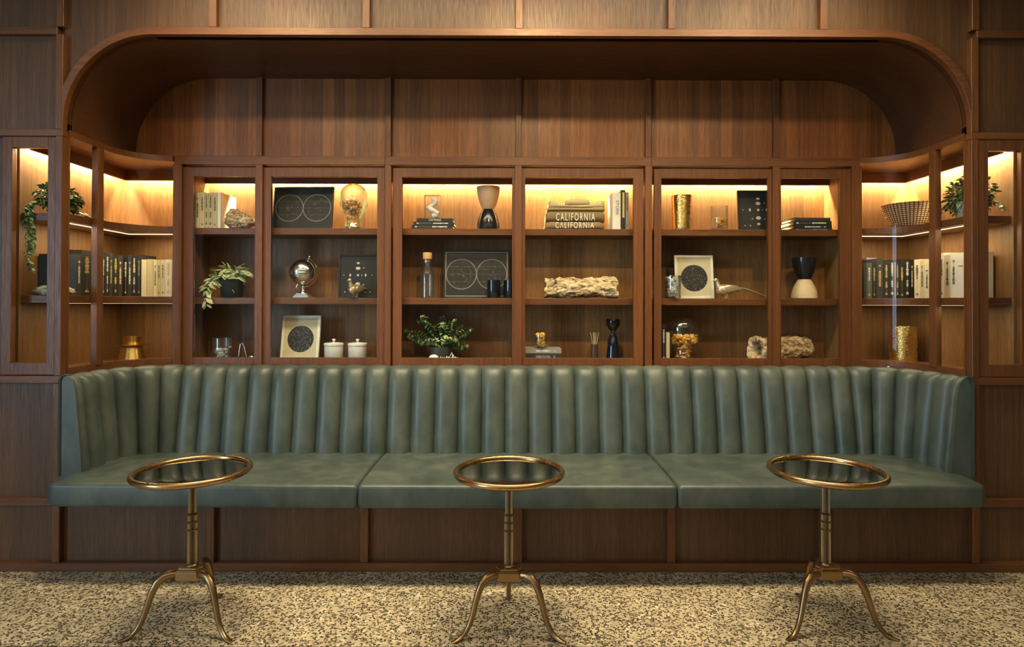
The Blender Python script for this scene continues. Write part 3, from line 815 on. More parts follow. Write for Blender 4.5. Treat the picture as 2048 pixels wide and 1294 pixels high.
LB = [(131.5, 153, 509, 'M_blue', 'whiteink', 0, 'wide navy blue hardback at the front end of the vine cabinet book row', .15),
      (153, 163, 508.5, 'charcoal', 'whiteink', 2, 'charcoal hardback squeezed between the navy book and the tallest black book', .14),
      (163, 184, 501, 'black', 'goldink', 1, 'tallest and thickest black hardback in the vine cabinet row', .15),
      (184, 192.5, 511, 'black', 'whiteink', 0, 'lower black hardback just behind the tallest black book', .14),
      (192.8, 202, 510, 'charcoal', 'goldink', 2, 'charcoal hardback hidden mostly by the vine cabinet mullion', .14),
      (202, 210.6, 507, 'black', 'whiteink', 1, 'black hardback half hidden by the curved cabinet mullion', .14),
      (210.8, 218.3, 506.4, 'black', 'whiteink', 3, 'black hardback with white marks just past the vine cabinet mullion', .14),
      (218.6, 225.5, 506.6, 'charcoal', 'goldink', 2, 'dark grey hardback second past the vine cabinet mullion', .14),
      (226, 236, 510.7, 'black', 'goldink', 3, 'black hardback with a long gold spine title in the vine cabinet row', .14),
      (236.3, 244.6, 511, 'charcoal', 'whiteink', 2, 'plain dark hardback nearest the inside corner, spine facing the bench', .14)]
M['M_blue'] = plain('navy cloth', (.025, .05, .10), .6)
M['purple'] = plain('lilac cloth', (.35, .30, .55), .6)
M['ivory'] = plain('ivory paperback', (.66, .60, .42), .6)
M['ivory2'] = plain('warm ivory paperback', (.56, .47, .30), .6)
M['offwhite'] = plain('off white paper', (.76, .73, .64), .5)
M['greygreen'] = plain('grey green cloth', (.10, .125, .105), .6)
M['greybook'] = plain('grey board', (.30, .29, .26), .6)
M['maroon'] = plain('maroon cloth', (.09, .025, .015), .6)
for a, b, t_, cv, ik, st, lab, dp in LB:
    T, w, h = row_side(a, b, t_, Mid, -1); book(lab, G1, T, w, dp - .012, h, cv, ik, st)
LF = [(246.5, 255, 513, 'black', 'whiteink', 1, 'shorter black hardback starting the camera-facing row beside the inside corner'),
      (255.2, 263, 510.5, 'charcoal', 'whiteink', 2, 'charcoal hardback second in the camera-facing black row of the vine cabinet'),
      (263.2, 272.8, 510, 'black', 'whiteink', 3, 'black hardback with white spine marks, two before the ivory books'),
      (273, 282, 509.6, 'black', 'greybook', 1, 'last black hardback touching the ivory books of the vine cabinet'),
      (282.4, 293, 519, 'ivory', 'ink', 0, 'first blank ivory paperback touching the black books'),
      (293.3, 306, 518.4, 'ivory2', 'ink', 0, 'widest blank ivory paperback in the vine cabinet'),
      (306.4, 313.6, 519.4, 'ivory', 'ink', 2, 'ivory paperback with dark spine title after the widest blank one'),
      (314, 321, 520, 'ivory2', 'ink', 1, 'tan ivory paperback with a round emblem low on its spine'),
      (321.4, 329, 519.5, 'ivory', 'ink', 1, 'ivory paperback beside the ornamented last paperback'),
      (329.4, 343.4, 519, 'offwhite', 'ivory2', 3, 'pale paperback with brown ornament at the end of the vine cabinet row')]
for a, b, t_, cv, ik, st, lab in LF:
    T, w, h = row_front(a, b, t_, .655, Mid); book(lab, G1, T, w, .15, h, cv, ik, st)
G2 = 'books along the middle shelf of the basket cabinet'
RF = [(1727.6, 1733, 526, 'charcoal', 'whiteink', 0, 'thin grey book at the post end of the basket cabinet row'),
      (1733.2, 1744, 525.5, 'greygreen', 'whiteink', 1, 'grey green hardback with pale title in the basket cabinet'),
      (1744.2, 1753, 525.5, 'black', 'goldink', 1, 'black hardback with yellow title beside the grey green book'),
      (1753.2, 1766.5, 517, 'charcoal', 'goldink', 2, 'tall dark hardback with one gold bar, above the yellow titled book'),
      (1766.8, 1779, 524.6, 'black', 'goldink', 3, 'black hardback with long gold title under the basket'),
      (1779.3, 1789.4, 519.3, 'black', 'whiteink', 3, 'black hardback with fine white lines beside the orange-edged gap'),
      (1791.4, 1799, 524.4, 'black', 'goldink', 3, 'black hardback with two gold spine blocks'),
      (1799.3, 1808.8, 524.6, 'black', 'goldink', 1, 'black hardback with small gold ornaments, second after the orange edge'),
      (1809, 1820.6, 517, 'black', 'whiteink', 3, 'tallest black hardback with silver title near the cabinet corner'),
      (1820.9, 1827.4, 519, 'black', 'whiteink', 2, 'last black hardback before the ivory books in the basket cabinet')]
for a, b, t_, cv, ik, st, lab in RF:
    T, w, h = row_front(a, b, t_, .655, Mid); book(lab, G2, T, w, .15, h, cv, ik, st)
T, w, h = row_front(1789.5, 1791.2, 524, .655, Mid); book('very thin orange-spined booklet between black hardbacks', G2, T, w, .14, h, 'terracotta', 'ink', 0)
T, w, h = row_front(1733, 1753, 515.6, .812, Mid); book('lilac-edged volume standing behind the grey green and black books', G2, T, w, .028, h, 'purple', 'ink', 0)
RSd = [(1828.6, 1840, 519, 'ivory', 'ink', 1, 'ivory paperback turned to the bench, touching the last black hardback'),
       (1840.2, 1848.5, 520, 'ivory2', 'ink', 2, 'warm ivory paperback second past the black hardbacks'),
       (1848.7, 1859, 529, 'ivory', 'ink', 2, 'shortest ivory paperback beside the basket cabinet mullion'),
       (1859.3, 1867, 522, 'ivory2', 'ink', 0, 'ivory paperback behind the basket cabinet mullion'),
       (1867.3, 1877, 508, 'ivory', 'ink', 0, 'taller ivory paperback half hidden behind the mullion'),
       (1877.3, 1888.4, 506, 'offwhite', 'ink', 1, 'off-white paperback first past the basket cabinet mullion'),
       (1888.7, 1900.3, 510, 'ivory', 'ink', 2, 'slightly shorter ivory paperback third from the alcove edge'),
       (1900.6, 1914.3, 506, 'offwhite', 'ink', 2, 'smooth white paperback second from the alcove edge')]
for a, b, t_, cv, ik, st, lab in RSd:
    T, w, h = row_side(a, b, t_, Mid, 1); book(lab, G2, T, w, .13, h, cv, ik, st)
T, w, h = row_side(1914.6, 1936, 505, Mid, 1); book('wide blank white book closing the row at the alcove edge', G2, T, w, .13, h, 'offwhite', 'ink', 0, band=(.12, .55, .70, .715, 'ink'))

# central cabinet, opening 1, top: pale books
G3 = 'pale books on the top shelf by the rough stone bookend'
Y0 = .635
for a, b, t_, cv, ik, st, lab in [
        (389.6, 398.2, 384.5, 'ivory', 'ink', 2, 'outermost ivory paperback on the top shelf beside the side panel'),
        (398.6, 407.6, 384.2, 'ivory', 'ink', 1, 'ivory paperback with dark spine blocks, second from the side panel'),
        (408, 415.4, 386, 'ivory2', 'ink', 3, 'narrow tan paperback in the middle of the pale top-shelf books'),
        (415.8, 424, 385.4, 'ivory2', 'ink', 3, 'tan paperback with round emblem, two before the glossy white book'),
        (424.4, 433, 385.4, 'ivory2', 'ink', 1, 'darkest tan paperback touching the glossy white book')]:
    T, w, h = row_front(a, b, t_, Y0, ZS[1]); book(lab, G3, T, w, .13, h, cv, ik, st)
T, w, h = row_front(433.6, 440, 384.5, Y0, ZS[1]); book('large glossy white book with visible cover behind the rough stone', G3, T, w, .20, h, 'offwhite', 'ink', 0)

def stone(name, label, cat, c, r, mt, seedv, amp=.25, sub=4, fn=None, kind=None, freq=3.0, rot=0, zfloor=None):
    bm = bmesh.new(); bmesh.ops.create_icosphere(bm, subdivisions=sub, radius=1)
    for v in bm.verts:
        p = v.co.copy(); n = noise.fractal(p * freq + Vector((seedv, 0, 0)), 1.0, 2.0, 4)
        p *= 1 + amp * n
        if fn: p = fn(p)
        v.co = Vector((p.x * r[0], p.y * r[1], p.z * r[2]))
    me = bpy.data.meshes.new(name); bm.to_mesh(me); bm.free()
    if rot: me.transform(Matrix.Rotation(rot, 4, 'Y'))
    zmin = min(v.co.z for v in me.vertices)
    if zfloor is not None:
        cut = zmin * .72
        for v in me.vertices: v.co.z = max(v.co.z, cut)
        zmin = cut
    me.polygons.foreach_set('use_smooth', [True] * len(me.polygons)); me.materials.append(M[mt])
    o = bpy.data.objects.new(name, me); COL.objects.link(o)
    o.location = (c[0], c[1], (zfloor - zmin) if zfloor is not None else c[2])
    if label: tag(o, label, cat)
    if kind: o['kind'] = kind
    return o
stone('rough_stone', 'rough banded brown stone used as bookend against the white book', 'rock', ((ax(478, .66)), .67, 0), (.088, .055, .060), 'agate', 4, .22,
      fn=lambda p: Vector((p.x, p.y, p.z * (1 - .55 * p.x) if p.z > 0 else p.z)), zfloor=ZS[1], rot=0)

# ---- framed pictures
def frame(label, px0, px1, pyt, Yf, zb, fm, mats, lean=8, bw=.012, art=None, yaw=0, cat='picture'):
    X0, X1 = ax(px0, Yf), ax(px1, Yf); w = X1 - X0; h = (az(pyt, Yf + .03, (px0 + px1) / 2) - zb); a = math.radians(lean); h /= cos(a)
    t_ = .016
    T = Tr((X0 + X1) / 2, Yf, zb + t_ * sin(a)) @ Rz(math.radians(yaw)) @ Matrix.Rotation(-a, 4, 'X')
    t = thing('picture_frame', label, cat, ((X0 + X1) / 2, Yf, zb))
    m_ = MB(); m_.T = T
    m_.box(-w / 2, -w / 2 + bw, 0, t_, 0, h).box(w / 2 - bw, w / 2, 0, t_, 0, h).box(-w / 2 + bw, w / 2 - bw, 0, t_, 0, bw).box(-w / 2 + bw, w / 2 - bw, 0, t_, h - bw, h)
    m_.build('frame', fm, t, bevel=.0012)
    m_ = MB(); m_.T = T; m_.box(-w / 2 + bw, w / 2 - bw, .005, t_ - .002, bw, h - bw); m_.build('card', mats, t)
    if art: art(t, T, w - 2 * bw, h, bw)
    m_ = MB(); m_.T = T; m_.box(-w / 2 + bw, w / 2 - bw, .0022, .0034, bw, h - bw); m_.build('glass_pane', 'picture_glass', t)
    return t
def ring(m_, cx_, cz_, r, w, y=.0046, a0=0, a1=2 * pi, n=72, sx=1.0):
    rows = []
    for k in range(n + 1):
        a = a0 + (a1 - a0) * k / n
        rows.append([(cx_ + (r - w / 2) * cos(a) * sx, y, cz_ + (r - w / 2) * sin(a)), (cx_ + (r + w / 2) * cos(a) * sx, y, cz_ + (r + w / 2) * sin(a))])
    m_.grid(rows)
def disc(m_, cx_, cz_, r, y=.0045, n=20, sx=1.0):
    m_.add([(cx_ + r * cos(2 * pi * k / n) * sx, y, cz_ + r * sin(2 * pi * k / n)) for k in range(n)], [tuple(range(n))])
def art_globes(seed, border=False):
    def f(t, T, w, h, bw):
        rr = random.Random(seed); zc = h / 2; r = min(w * .245, h * .36)
        m_ = MB(); m_.T = T
        for s in (-1, 1):
            ring(m_, s * r, zc, r, .0016); 
        m_.build('hemisphere_circles', 'chalk', t, merge=False)
        m_ = MB(); m_.T = T
        for s in (-1, 1):
            ring(m_, s * r, zc, r * .95, .0006)
            for q in (.3, .62): ring(m_, s * r, zc, r * .95, .0006, sx=q)
            for q in (-.5, 0, .5):
                hw = r * .95 * sqrt(1 - q * q); m_.box(s * r - hw, s * r + hw, .0043, .0046, zc + q * r - .0004, zc + q * r + .0004)
            for k in range(16):   # scribbled lines and little figures
                a0 = rr.uniform(0, 6.3); rad = rr.uniform(.1, .8) * r; x, z = s * r + rad * cos(a0), zc + rad * sin(a0); pts = []
                for q in range(6):
                    pts.append((x, .0044, z)); x += rr.uniform(-.008, .008); z += rr.uniform(-.007, .007)
                m_.tube(pts, .0006, 4)
        m_.build('chart_lines', 'dimchalk', t, merge=False)
        if border:
            m_ = MB(); m_.T = T; b_ = .002
            m_.box(-w / 2, w / 2, .001, .005, h - bw - b_, h - bw).box(-w / 2, w / 2, .001, .005, bw, bw + b_).box(-w / 2, -w / 2 + b_, .001, .005, bw, h - bw).box(w / 2 - b_, w / 2, .001, .005, bw, h - bw)
            m_.build('inner_border', 'chalk', t, merge=False)
    return f
def art_moons(t, T, w, h, bw):
    m_ = MB(); m_.T = T; zc = h * .52; r = w * .042
    for x, z, q in ((0, .80, .7), (0, .68, 1.05), (0, .32, 1.05), (0, .17, .7)): disc(m_, w * x, h * z, r * q, sx=1.5)
    for x, q, sx in ((-.40, .45, .5), (-.22, 1.0, .6), (0, .75, 1), (.11, .35, 1), (.22, 1.0, .6), (.40, .45, .5)): disc(m_, w * x, zc, r * q, sx=sx)
    for x, z in ((-.22, .13), (.22, .13), (-.36, .13), (.36, .13), (.16, .69), (-.16, .30), (.16, .30)): disc(m_, w * x, h * z, r * .4)
    m_.build('moon_phases', 'chalk', t, merge=False)
def art_stars(t, T, w, h, bw):
    m_ = MB(); m_.T = T; disc(m_, 0, h * .47, w * .40, n=64); m_.build('star_disc', 'stars', t)
frame('black framed double hemisphere chart on the top shelf beside the clear glass head', 541.5, 663, 374, .66, ZS[1], 'black', 'black', 9, .010, art_globes(3), yaw=-2)
frame('black framed moon phase print behind the small brass pheasant', 676, 752.5, 509.5, .70, ZS[2], 'black', 'black', 5, .009, art_moons)
frame('white framed round star map on the bottom shelf beside two lidded jars', 559, 637, 632, .67, ZS[3], 'white', 'cream', 10, .016, art_stars, yaw=-3)
frame('dark framed double hemisphere chart with thin white border behind two blue tumblers', 887, 1018, 501.5, .71, ZS[2], 'black', 'black', 6, .010, art_globes(8, True))
frame('black framed moon phase print on the top shelf beside the amber-filled tumbler', 1477.5, 1560, 382, .69, ZS[1], 'black', 'charcoal', 5, .009, art_moons)
frame('white framed round star map on the middle shelf behind the large brass pheasant', 1351.5, 1429, 511.3, .70, ZS[2], 'white', 'cream', 7, .015, art_stars)

# ---- heads of glass
def head(label, px, pyt, Y, zb, wpx, face, mt):
    X = ax(px, Y); zt = az(pyt, Y, px); h = zt - zb; s = h / .30
    # z, half width, front, back  (face looks along -y)
    tab = [(0, .062, .062, .062), (.008, .064, .064, .064), (.045, .052, .05, .055), (.085, .050, .050, .058), (.098, .056, .076, .062), (.112, .064, .096, .068), (.135, .072, .099, .078), (.155, .078, .098, .088),
           (.185, .083, .096, .096), (.21, .086, .098, .100), (.24, .083, .094, .098), (.265, .070, .078, .084), (.285, .045, .050, .056), (.296, .020, .022, .026), (.30, .0, .0, .0)]
    n = 48; rows = []
    for i in range(len(tab) * 3 - 2):
        f = i / 3; k = min(int(f), len(tab) - 2); fr = f - k
        a, b = tab[k], tab[k + 1]; z, wd, fy, by_ = [a[q] + (b[q] - a[q]) * fr for q in range(4)]
        row = []
        for q in range(n):
            an = 2 * pi * q / n; x = wd * sin(an); y = -fy * cos(an) if cos(an) > 0 else -by_ * cos(an)
            cf = max(0, cos(an))
            nose = math.exp(-((z - .150) / .013) ** 2) * .022 + math.exp(-((z - .168) / .018) ** 2) * .012
            y -= nose * max(0, 1 - (an if an < pi else 2 * pi - an) / .22)
            lips = math.exp(-((z - .125) / .006) ** 2) * .006; y -= lips * max(0, 1 - (an if an < pi else 2 * pi - an) / .35)
            eye = math.exp(-((z - .178) / .010) ** 2) * .010 * math.exp(-(((an if an < pi else 2 * pi - an) - .42) / .2) ** 2); y += eye
            ear = math.exp(-((z - .165) / .022) ** 2) * .012 * math.exp(-(((an if an < pi else 2 * pi - an) - 1.75) / .12) ** 2); x += ear * (1 if x > 0 else -1)
            row.append((x * s, y * s, z * s))
        rows.append(row)
    T = Tr(X, Y, zb) @ Rz(face)
    t = thing('head_sculpture', label, 'sculpture', (X, Y, zb))
    m_ = MB(); m_.T = T; m_.grid(rows, cu=True); m_.f.append(list(range(n))); m_.m.append(0); m_.build('glass_shell', mt, t, smooth=True, angle=80)
    m_ = MB(); m_.T = T
    m_.lathe([(.050 * s, .002), (.056 * s, .004), (.056 * s, .012 * s), (.050 * s, .014 * s)], seg=40); m_.build('base_rim', mt, t, smooth=True, angle=50)
    return X, zb, s
def shards(name, label, c, rx, ry, z0, z1, n, mts, sz=(.006, .014), seed=1):
    rr = random.Random(seed); m_ = MB()
    for k in range(n):
        a = rr.uniform(0, 2 * pi); q = sqrt(rr.random()); x, y = c[0] + rx * q * cos(a), c[1] + ry * q * sin(a); z = rr.uniform(z0, z1)
        T = Tr(x, y, z) @ Matrix.Rotation(rr.uniform(0, 6), 4, Vector((rr.uniform(-1, 1), rr.uniform(-1, 1), rr.uniform(-1, 1))).normalized())
        m_.T = T; m_.mi = rr.randrange(len(mts)); b = rr.uniform(*sz)
        m_.sphere((0, 0, 0), b, 6, 4, (1, rr.uniform(.5, .8), rr.uniform(.5, .9)))
    o = m_.build(name, mts, None, merge=False); o['kind'] = 'stuff'
    tag(o, label, name.replace('_', ' ')); return o
hx, hz, hs = head('clear green-tinted glass head facing the room on the top shelf', 707, 366.5, .70, ZS[1], 57, .25, 'greenglass')
shards('amber_shards', 'amber glass shards filling the face of the room-facing glass head', (hx - .002, .675), .052 * hs, .062 * hs, hz + .10 * hs, hz + .175 * hs, 130, ['amber', 'terracotta'], (.007, .014), 2)
shards('amber_crumbs', 'small amber pieces in the neck of the room-facing glass head', (hx - .002, .70), .034 * hs, .034 * hs, hz + .016, hz + .10 * hs, 60, ['amber', 'yellow'], (.005, .010), 3)
hx, hz, hs = head('clear glass head in profile half full of yellow amber on the bottom shelf', 1366, 635, .70, ZS[3], 60, pi / 2 - .12, 'clear')
shards('yellow_amber', 'yellow amber pieces inside the glass head in profile', (hx + .010, .70), .082 * hs, .056 * hs, hz + .125 * hs, hz + .178 * hs, 200, ['yellow', 'amber', 'yellow'], (.008, .015), 5)
shards('amber_fill', 'darker amber pieces in the neck of the head in profile', (hx + .006, .70), .050 * hs, .042 * hs, hz + .016, hz + .125 * hs, 130, ['amber', 'goldplain', 'yellow'], (.006, .012), 6)

# ---- silver globe
gx, gy, gz = ax(606, .69), .69, ZS[2]
t = thing('desk_globe', 'polished silver desk globe on a stepped square foot', 'globe', (gx, gy, gz))
gr = .0775; gc = (gx - .002, gy, az(545.5, .69))
MB().sphere(gc, gr, 40, 24).build('sphere', 'silver', t, smooth=True)
m_ = MB(); m_.box(gx - .045, gx + .045, gy - .045, gy + .045, gz, gz + .010).box(gx - .039, gx + .039, gy - .039, gy + .039, gz + .010, gz + .018).box(gx - .032, gx + .032, gy - .032, gy + .032, gz + .018, gz + .026)
m_.build('foot', 'silver', t, bevel=.0015)
MB().lathe([(.024, .026), (.022, .032), (.012, .040), (.009, .052), (.013, .058), (.008, .064), (.008, gc[2] - gz - gr - .004)], (gx, gy, gz), 24).build('stem', 'silver', t, smooth=True, angle=50)
tilt = math.radians(23); AX = Vector((sin(tilt), 0, cos(tilt)))
m_ = MB(); pts = []
for k in range(33):
    a = pi / 2 - tilt - pi * k / 32 * 1.0; pts.append((gc[0] + (gr + .011) * cos(a), gc[1], gc[2] + (gr + .011) * sin(a)))
m_.tube(pts, .0045, 8, flat=.5); m_.build('meridian_arm', 'silver', t, smooth=True)
for s in (-1, 1):
    p = [Vector(gc) + AX * s * q for q in (gr - .002, gr + .012, gr + .020)]
    MB().tube(p, [.004, .004, .003], 10).sphere(tuple(Vector(gc) + AX * s * (gr + .022)), .0062, 12, 8).build('finial', 'silver', t, smooth=True)
MB().tube([(gc[0] + (gr + .0015) * cos(2 * pi * k / 48), gc[1] + (gr + .0015) * sin(2 * pi * k / 48) * .98, gc[2] + (gr) * .05 * sin(2 * pi * k / 48)) for k in range(48)], .0022, 6, closed=True).build('equator_ring', 'silver', t, smooth=True)

# ---- brass pheasants
def pheasant(label, T, s, group):
    t = thing('pheasant_figurine', label, 'figurine', tuple(T.to_translation()), group)
    def P(l): return [tuple(T @ Vector((x * s, y * s, z * s))) for x, y, z in l]
    # body line from tail root to breast, then neck; x = head side negative
    def lofted(spec, name, mt='antique'):
        rows = []
        for x, z, h, w in spec: rows.append([tuple(T @ Vector((x * s, w * sin(2 * pi * k / 16) * s, (z + h * cos(2 * pi * k / 16)) * s))) for k in range(16)])
        m_ = MB(); m_.grid(rows, cu=True); m_.f += [list(range(16)), [len(m_.v) - 16 + k for k in range(16)]]; m_.m += [0, 0]
        return m_.build(name, mt, t, smooth=True, angle=70)
    body = [(-.108, .048, .006, .005), (-.104, .050, .020, .016), (-.092, .050, .029, .024), (-.070, .050, .033, .029), (-.045, .051, .032, .029), (-.020, .055, .026, .024), (.0, .060, .018, .018), (.018, .062, .010, .012)]
    rows = lofted(body, 'body')
    m_ = MB(); pts = [(-.088, 0, .060), (-.100, 0, .078), (-.104, 0, .094), (-.106, 0, .104), (-.114, 0, .110), (-.124, 0, .108)]
    m_.tube(P(pts), [q * s for q in (.020, .014, .0105, .011, .0105, .006)], 14); m_.sphere(tuple(T @ Vector((-.112 * s, 0, .107 * s))), .0125 * s, 14, 10)
    m_.build('neck_and_head', 'antique', t, smooth=True)
    m_ = MB(); m_.tube(P([(-.122, 0, .106), (-.130, 0, .105), (-.137, 0, .102)]), [.0048 * s, .0035 * s, .0008 * s], 8); m_.build('beak', 'antique', t, smooth=True)
    for sd in (-1, 1):
        m_ = MB(); rows = []
        for k, (x, z, h) in enumerate(((-.082, .054, .006), (-.062, .056, .020), (-.035, .057, .021), (-.008, .058, .015), (.018, .056, .009), (.036, .052, .002))):
            rows.append([tuple(T @ Vector((x * s, sd * (.0295 - .0003 * abs(k - 2) * 6 + .004 * cos(q) - max(0, k - 3) * .004) * s, (z + h * sin(q)) * s))) for q in [(-pi / 2 + pi * j / 8) for j in range(9)]])
        m_.grid(rows); o = m_.build('wing', 'antique', t, smooth=True); sd_ = o.modifiers.new('thick', 'SOLIDIFY'); sd_.thickness = .003 * s
        m_ = MB(); m_.tube(P([(-.050, sd * .012, .024), (-.052, sd * .012, .008), (-.052, sd * .012, .002)]), [.0045 * s, .003 * s, .003 * s], 8)
        for dx, dy in ((-.012, .0), (-.010, .007), (-.010, -.007), (.008, 0)): m_.tube(P([(-.052, sd * .012, .0025), (-.052 + dx, sd * .012 + dy, .0018)]), [.0022 * s, .0012 * s], 6)
        m_.build('leg', 'antique', t, smooth=True)
    for k, (dy, l, dz) in enumerate(((0, .215, 0), (-.006, .185, .004), (.006, .185, .004))):
        m_ = MB(); m_.tube(P([(.010, 0, .062), (.06, dy, .052 + dz), (.13, dy * 1.4, .027 + dz), (l, dy, .003 + dz)]), [.010 * s, .0085 * s, .006 * s, .0018 * s], 10, flat=.6); m_.build('tail_feather', 'antique', t, smooth=True)
    m_ = MB(); m_.tube(P([(.012, 0, .056), (.020, .006, .044), (.032, .004, .034)]), [.008 * s, .009 * s, .002 * s], 8); m_.build('tail_covert', 'antique', t, smooth=True)
    return t
Yp = .645
pheasant('large brass pheasant figurine with long tail in front of the star map', Tr(ax(1470, Yp), Yp, ZS[2] + .0016), 1.0, None)
pheasant('small brass pheasant figurine facing the room before the moon print', Tr(ax(719, Yp), Yp + .02, ZS[2] + .0016) @ Rz(math.radians(68)), .92, None)

# ---- vessels
def lathed(name, label, cat, px, Y, zb, prof_, mt, group=None, seg=40):
    X = ax(px, Y)
    m_ = MB(); m_.lathe(prof_, (X, Y, zb), seg, cap1=False)
    o = m_.build(name, mt, None, smooth=True, angle=45); return tag(o, label, cat, group), X
def hourglass(label, px, pyt, Y, zb, wtop, wmid, wbot, pym, top, bot):
    X = ax(px, Y); h = az(pyt, Y, px) - zb; hm = az(pym, Y, px) - zb
    t = thing('hourglass_vase', label, 'vase', (X, Y, zb))
    lo = [(wbot * .92, 0), (wbot, .004)] + [(wmid + (wbot - wmid) * cos(pi / 2 * k / 10) ** .9, .006 + (hm - .006) * (k / 10)) for k in range(1, 11)]
    up = [(wmid + (wtop - wmid) * sin(pi / 2 * k / 12) ** .85, hm + (h - hm) * k / 12) for k in range(13)]
    up += [(wtop - .004, h), (wtop - .006, h - .01), (wmid * .8, hm + .02), (0, hm + .018)]
    MB().lathe(lo, (X, Y, zb), 48).build('lower_cone', bot, t, smooth=True, angle=50)
    MB().lathe(up, (X, Y, zb), 48).build('upper_cup', top, t, smooth=True, angle=50)
hourglass('hourglass vase with pale terracotta cup on a glossy black foot', 976, 374.5, .70, ZS[1], .069, .034, .069, 419, 'terracotta', 'blackgloss')
hourglass('hourglass vase with matt black cup on a beige stoneware foot', 1608.5, 516, .69, ZS[2], .069, .034, .074, 559, 'blackgloss', 'beige')
def cyl_open(r0, r1, h, th=.003, fl=.004):
    return [(r0 - .002, 0), (r0, .002)] + [(r0 + (r1 - r0) * k / 8, .002 + (h - .002) * k / 8) for k in range(1, 9)] + [(r1 - th, h), (r0 - th, fl + .002), (0, fl)]
def flare(r0, r1, h, p=2.0, th=.003):
    pr = [(r0 - .003, 0), (r0, .003)] + [(r0 + (r1 - r0) * (k / 14) ** p, h * k / 14) for k in range(1, 15)]
    return pr + [(r1 - th, h - .0005), (r0 - th, .008), (0, .006)]
X_ = ax(1363.5, .69)
lathed('hammered_vase', 'tall hammered gold vase on the top shelf, slightly flared', 'vase', 1363.5, .69, ZS[1], flare(.0565, .061, az(391, .69) - ZS[1], 2.2), 'gold', seg=56)
lathed('brass_cylinder', 'hammered brass cylinder on the basket cabinet floor', 'vase', 1806, .66, ZF + .0008, cyl_open(.072, .072, az(653.5, .66, 1806) - ZF), 'gold', seg=56)
Xg = ax(265.5, .62); hz_ = az(673, .62, 265) - ZF
t = thing('brass_candle_holder', 'polished brass candle holder with wide flat collar on the vine cabinet floor', 'candle holder', (Xg, .62, ZF + .0008))
MB().lathe(flare(.036, .050, hz_, 1.2), (Xg, .62, ZF + .0008), 48).build('cup', 'goldplain', t, smooth=True, angle=50)
MB().lathe([(.042, hz_ * .60), (.096, hz_ * .66), (.096, hz_ * .68), (.042, hz_ * .64)], (Xg, .62, ZF + .0008), 48, cap0=False, cap1=False).build('collar', 'goldplain', t, smooth=True, angle=40)
MB().lathe([(.078, 0), (.080, .002), (.058, hz_ * .60), (.055, hz_ * .60), (.074, .004)], (Xg, .62, ZF + .0008), 48, cap0=False, cap1=False).build('refracted_skirt', 'goldplain', t, smooth=True, angle=40)  # solid shape for the refracted wings seen through the curved glass

def tumbler(label, px, pyt, Y, zb, r, mt='clear', name='glass_tumbler', cat='glass', group=None):
    X = ax(px, Y); h = az(pyt, Y, px) - zb
    m_ = MB(); m_.lathe([(r - .003, 0), (r, .003), (r, h * .5), (r, h), (r - .003, h), (r - .003, h * .5), (r - .003, .010), (0, .009)], (X, Y, zb), 40, cap1=False)
    return tag(m_.build(name, mt, None, smooth=True, angle=45), label, cat, group), X, h
Yt = .67
o, X, h = tumbler('clear tumbler half filled with amber shards beside the gold vase', 1438.5, 413, Yt, ZS[1], .0505)
shards('amber_shards', 'amber shards in the tumbler beside the hammered gold vase', (X, Yt), .033, .033, ZS[1] + .018, ZS[1] + h * .5, 80, ['amber', 'yellow'], (.007, .012), 11)
o, X, h = tumbler('clear tumbler packed with white crystals before the white star map', 1345.5, 551, .645, ZS[2], .0465)
shards('white_crystals', 'white crystals packed in the tumbler by the star map', (X, .645), .028, .028, ZS[2] + .016, ZS[2] + h * .88, 90, ['crystal', 'porcelain'], (.008, .014), 12)
o, X, h = tumbler('small clear tumbler of blazing amber standing on two grey books', 1081.5, 667, .66, az(696.2, .66), .0395)
shards('amber_shards', 'bright amber heaped above the rim of the tumbler on grey books', (X, .66), .026, .026, az(692, .66), az(667, .66), 130, ['yellow', 'amber', 'yellow'], (.008, .013), 13)
o, X, h = tumbler('clear tumbler with mossy minerals on the lowest shelf under the variegated plant', 444.5, 676, .645, ZS[3], .051)
shards('green_minerals', 'grey green mineral chunks in the tumbler under the variegated plant', (X, .645), .030, .030, ZS[3] + .016, ZS[3] + h * .52, 46, ['moss', 'crystal', 'leafcream'], (.010, .017), 14)
m_ = MB(); m_.tube([(X + .020, .645, ZS[3] + h * .35), (X + .036, .64, ZS[3] + h * .46), (X + .046, .64, ZS[3] + h * .60), (X + .058, .64, ZS[3] + h * .61)], [.007, .006, .005, .004], 8)
tag(m_.build('twisted_twig', 'antique', None, smooth=True), 'short twisted twig leaning out of the mossy tumbler', 'twig')
gN = 'dark blue tumblers before the hemisphere chart'
tumbler('dark blue tumbler wholly in view before the hemisphere chart', 987.5, 560.5, .66, ZS[2], .0395, 'navy', 'blue_tumbler', 'glass', gN)
tumbler('dark blue tumbler half hidden by the centre cabinet post', 1020.5, 560.5, .66, ZS[2], .0395, 'navy', 'blue_tumbler', 'glass', gN)
# glass block with frosted figure on the catwalk book
Y = .67; z0 = az(437.2, Y); X0, X1 = ax(849, Y), ax(881.5, Y)
t = thing('glass_block', 'clear upright glass block with frosted twisting figure on black books', 'ornament', ((X0 + X1) / 2, Y, z0))
MB().box(X0, X1, Y - .022, Y + .022, z0, az(391.5, Y)).build('block', 'clear', t, bevel=.002)
H_ = az(391.5, Y) - z0; cx_ = (X0 + X1) / 2
m_ = MB(); pts = [(cx_ + .030 * sin(k * .9) * (1 - k / 22), Y + .006 * cos(k), z0 + .012 + H_ * .88 * k / 12) for k in range(13)]
m_.tube(pts, [.018, .020, .016, .013, .017, .019, .014, .012, .016, .015, .010, .008, .003], 10); m_.build('frosted_figure', 'crystal', t, smooth=True)
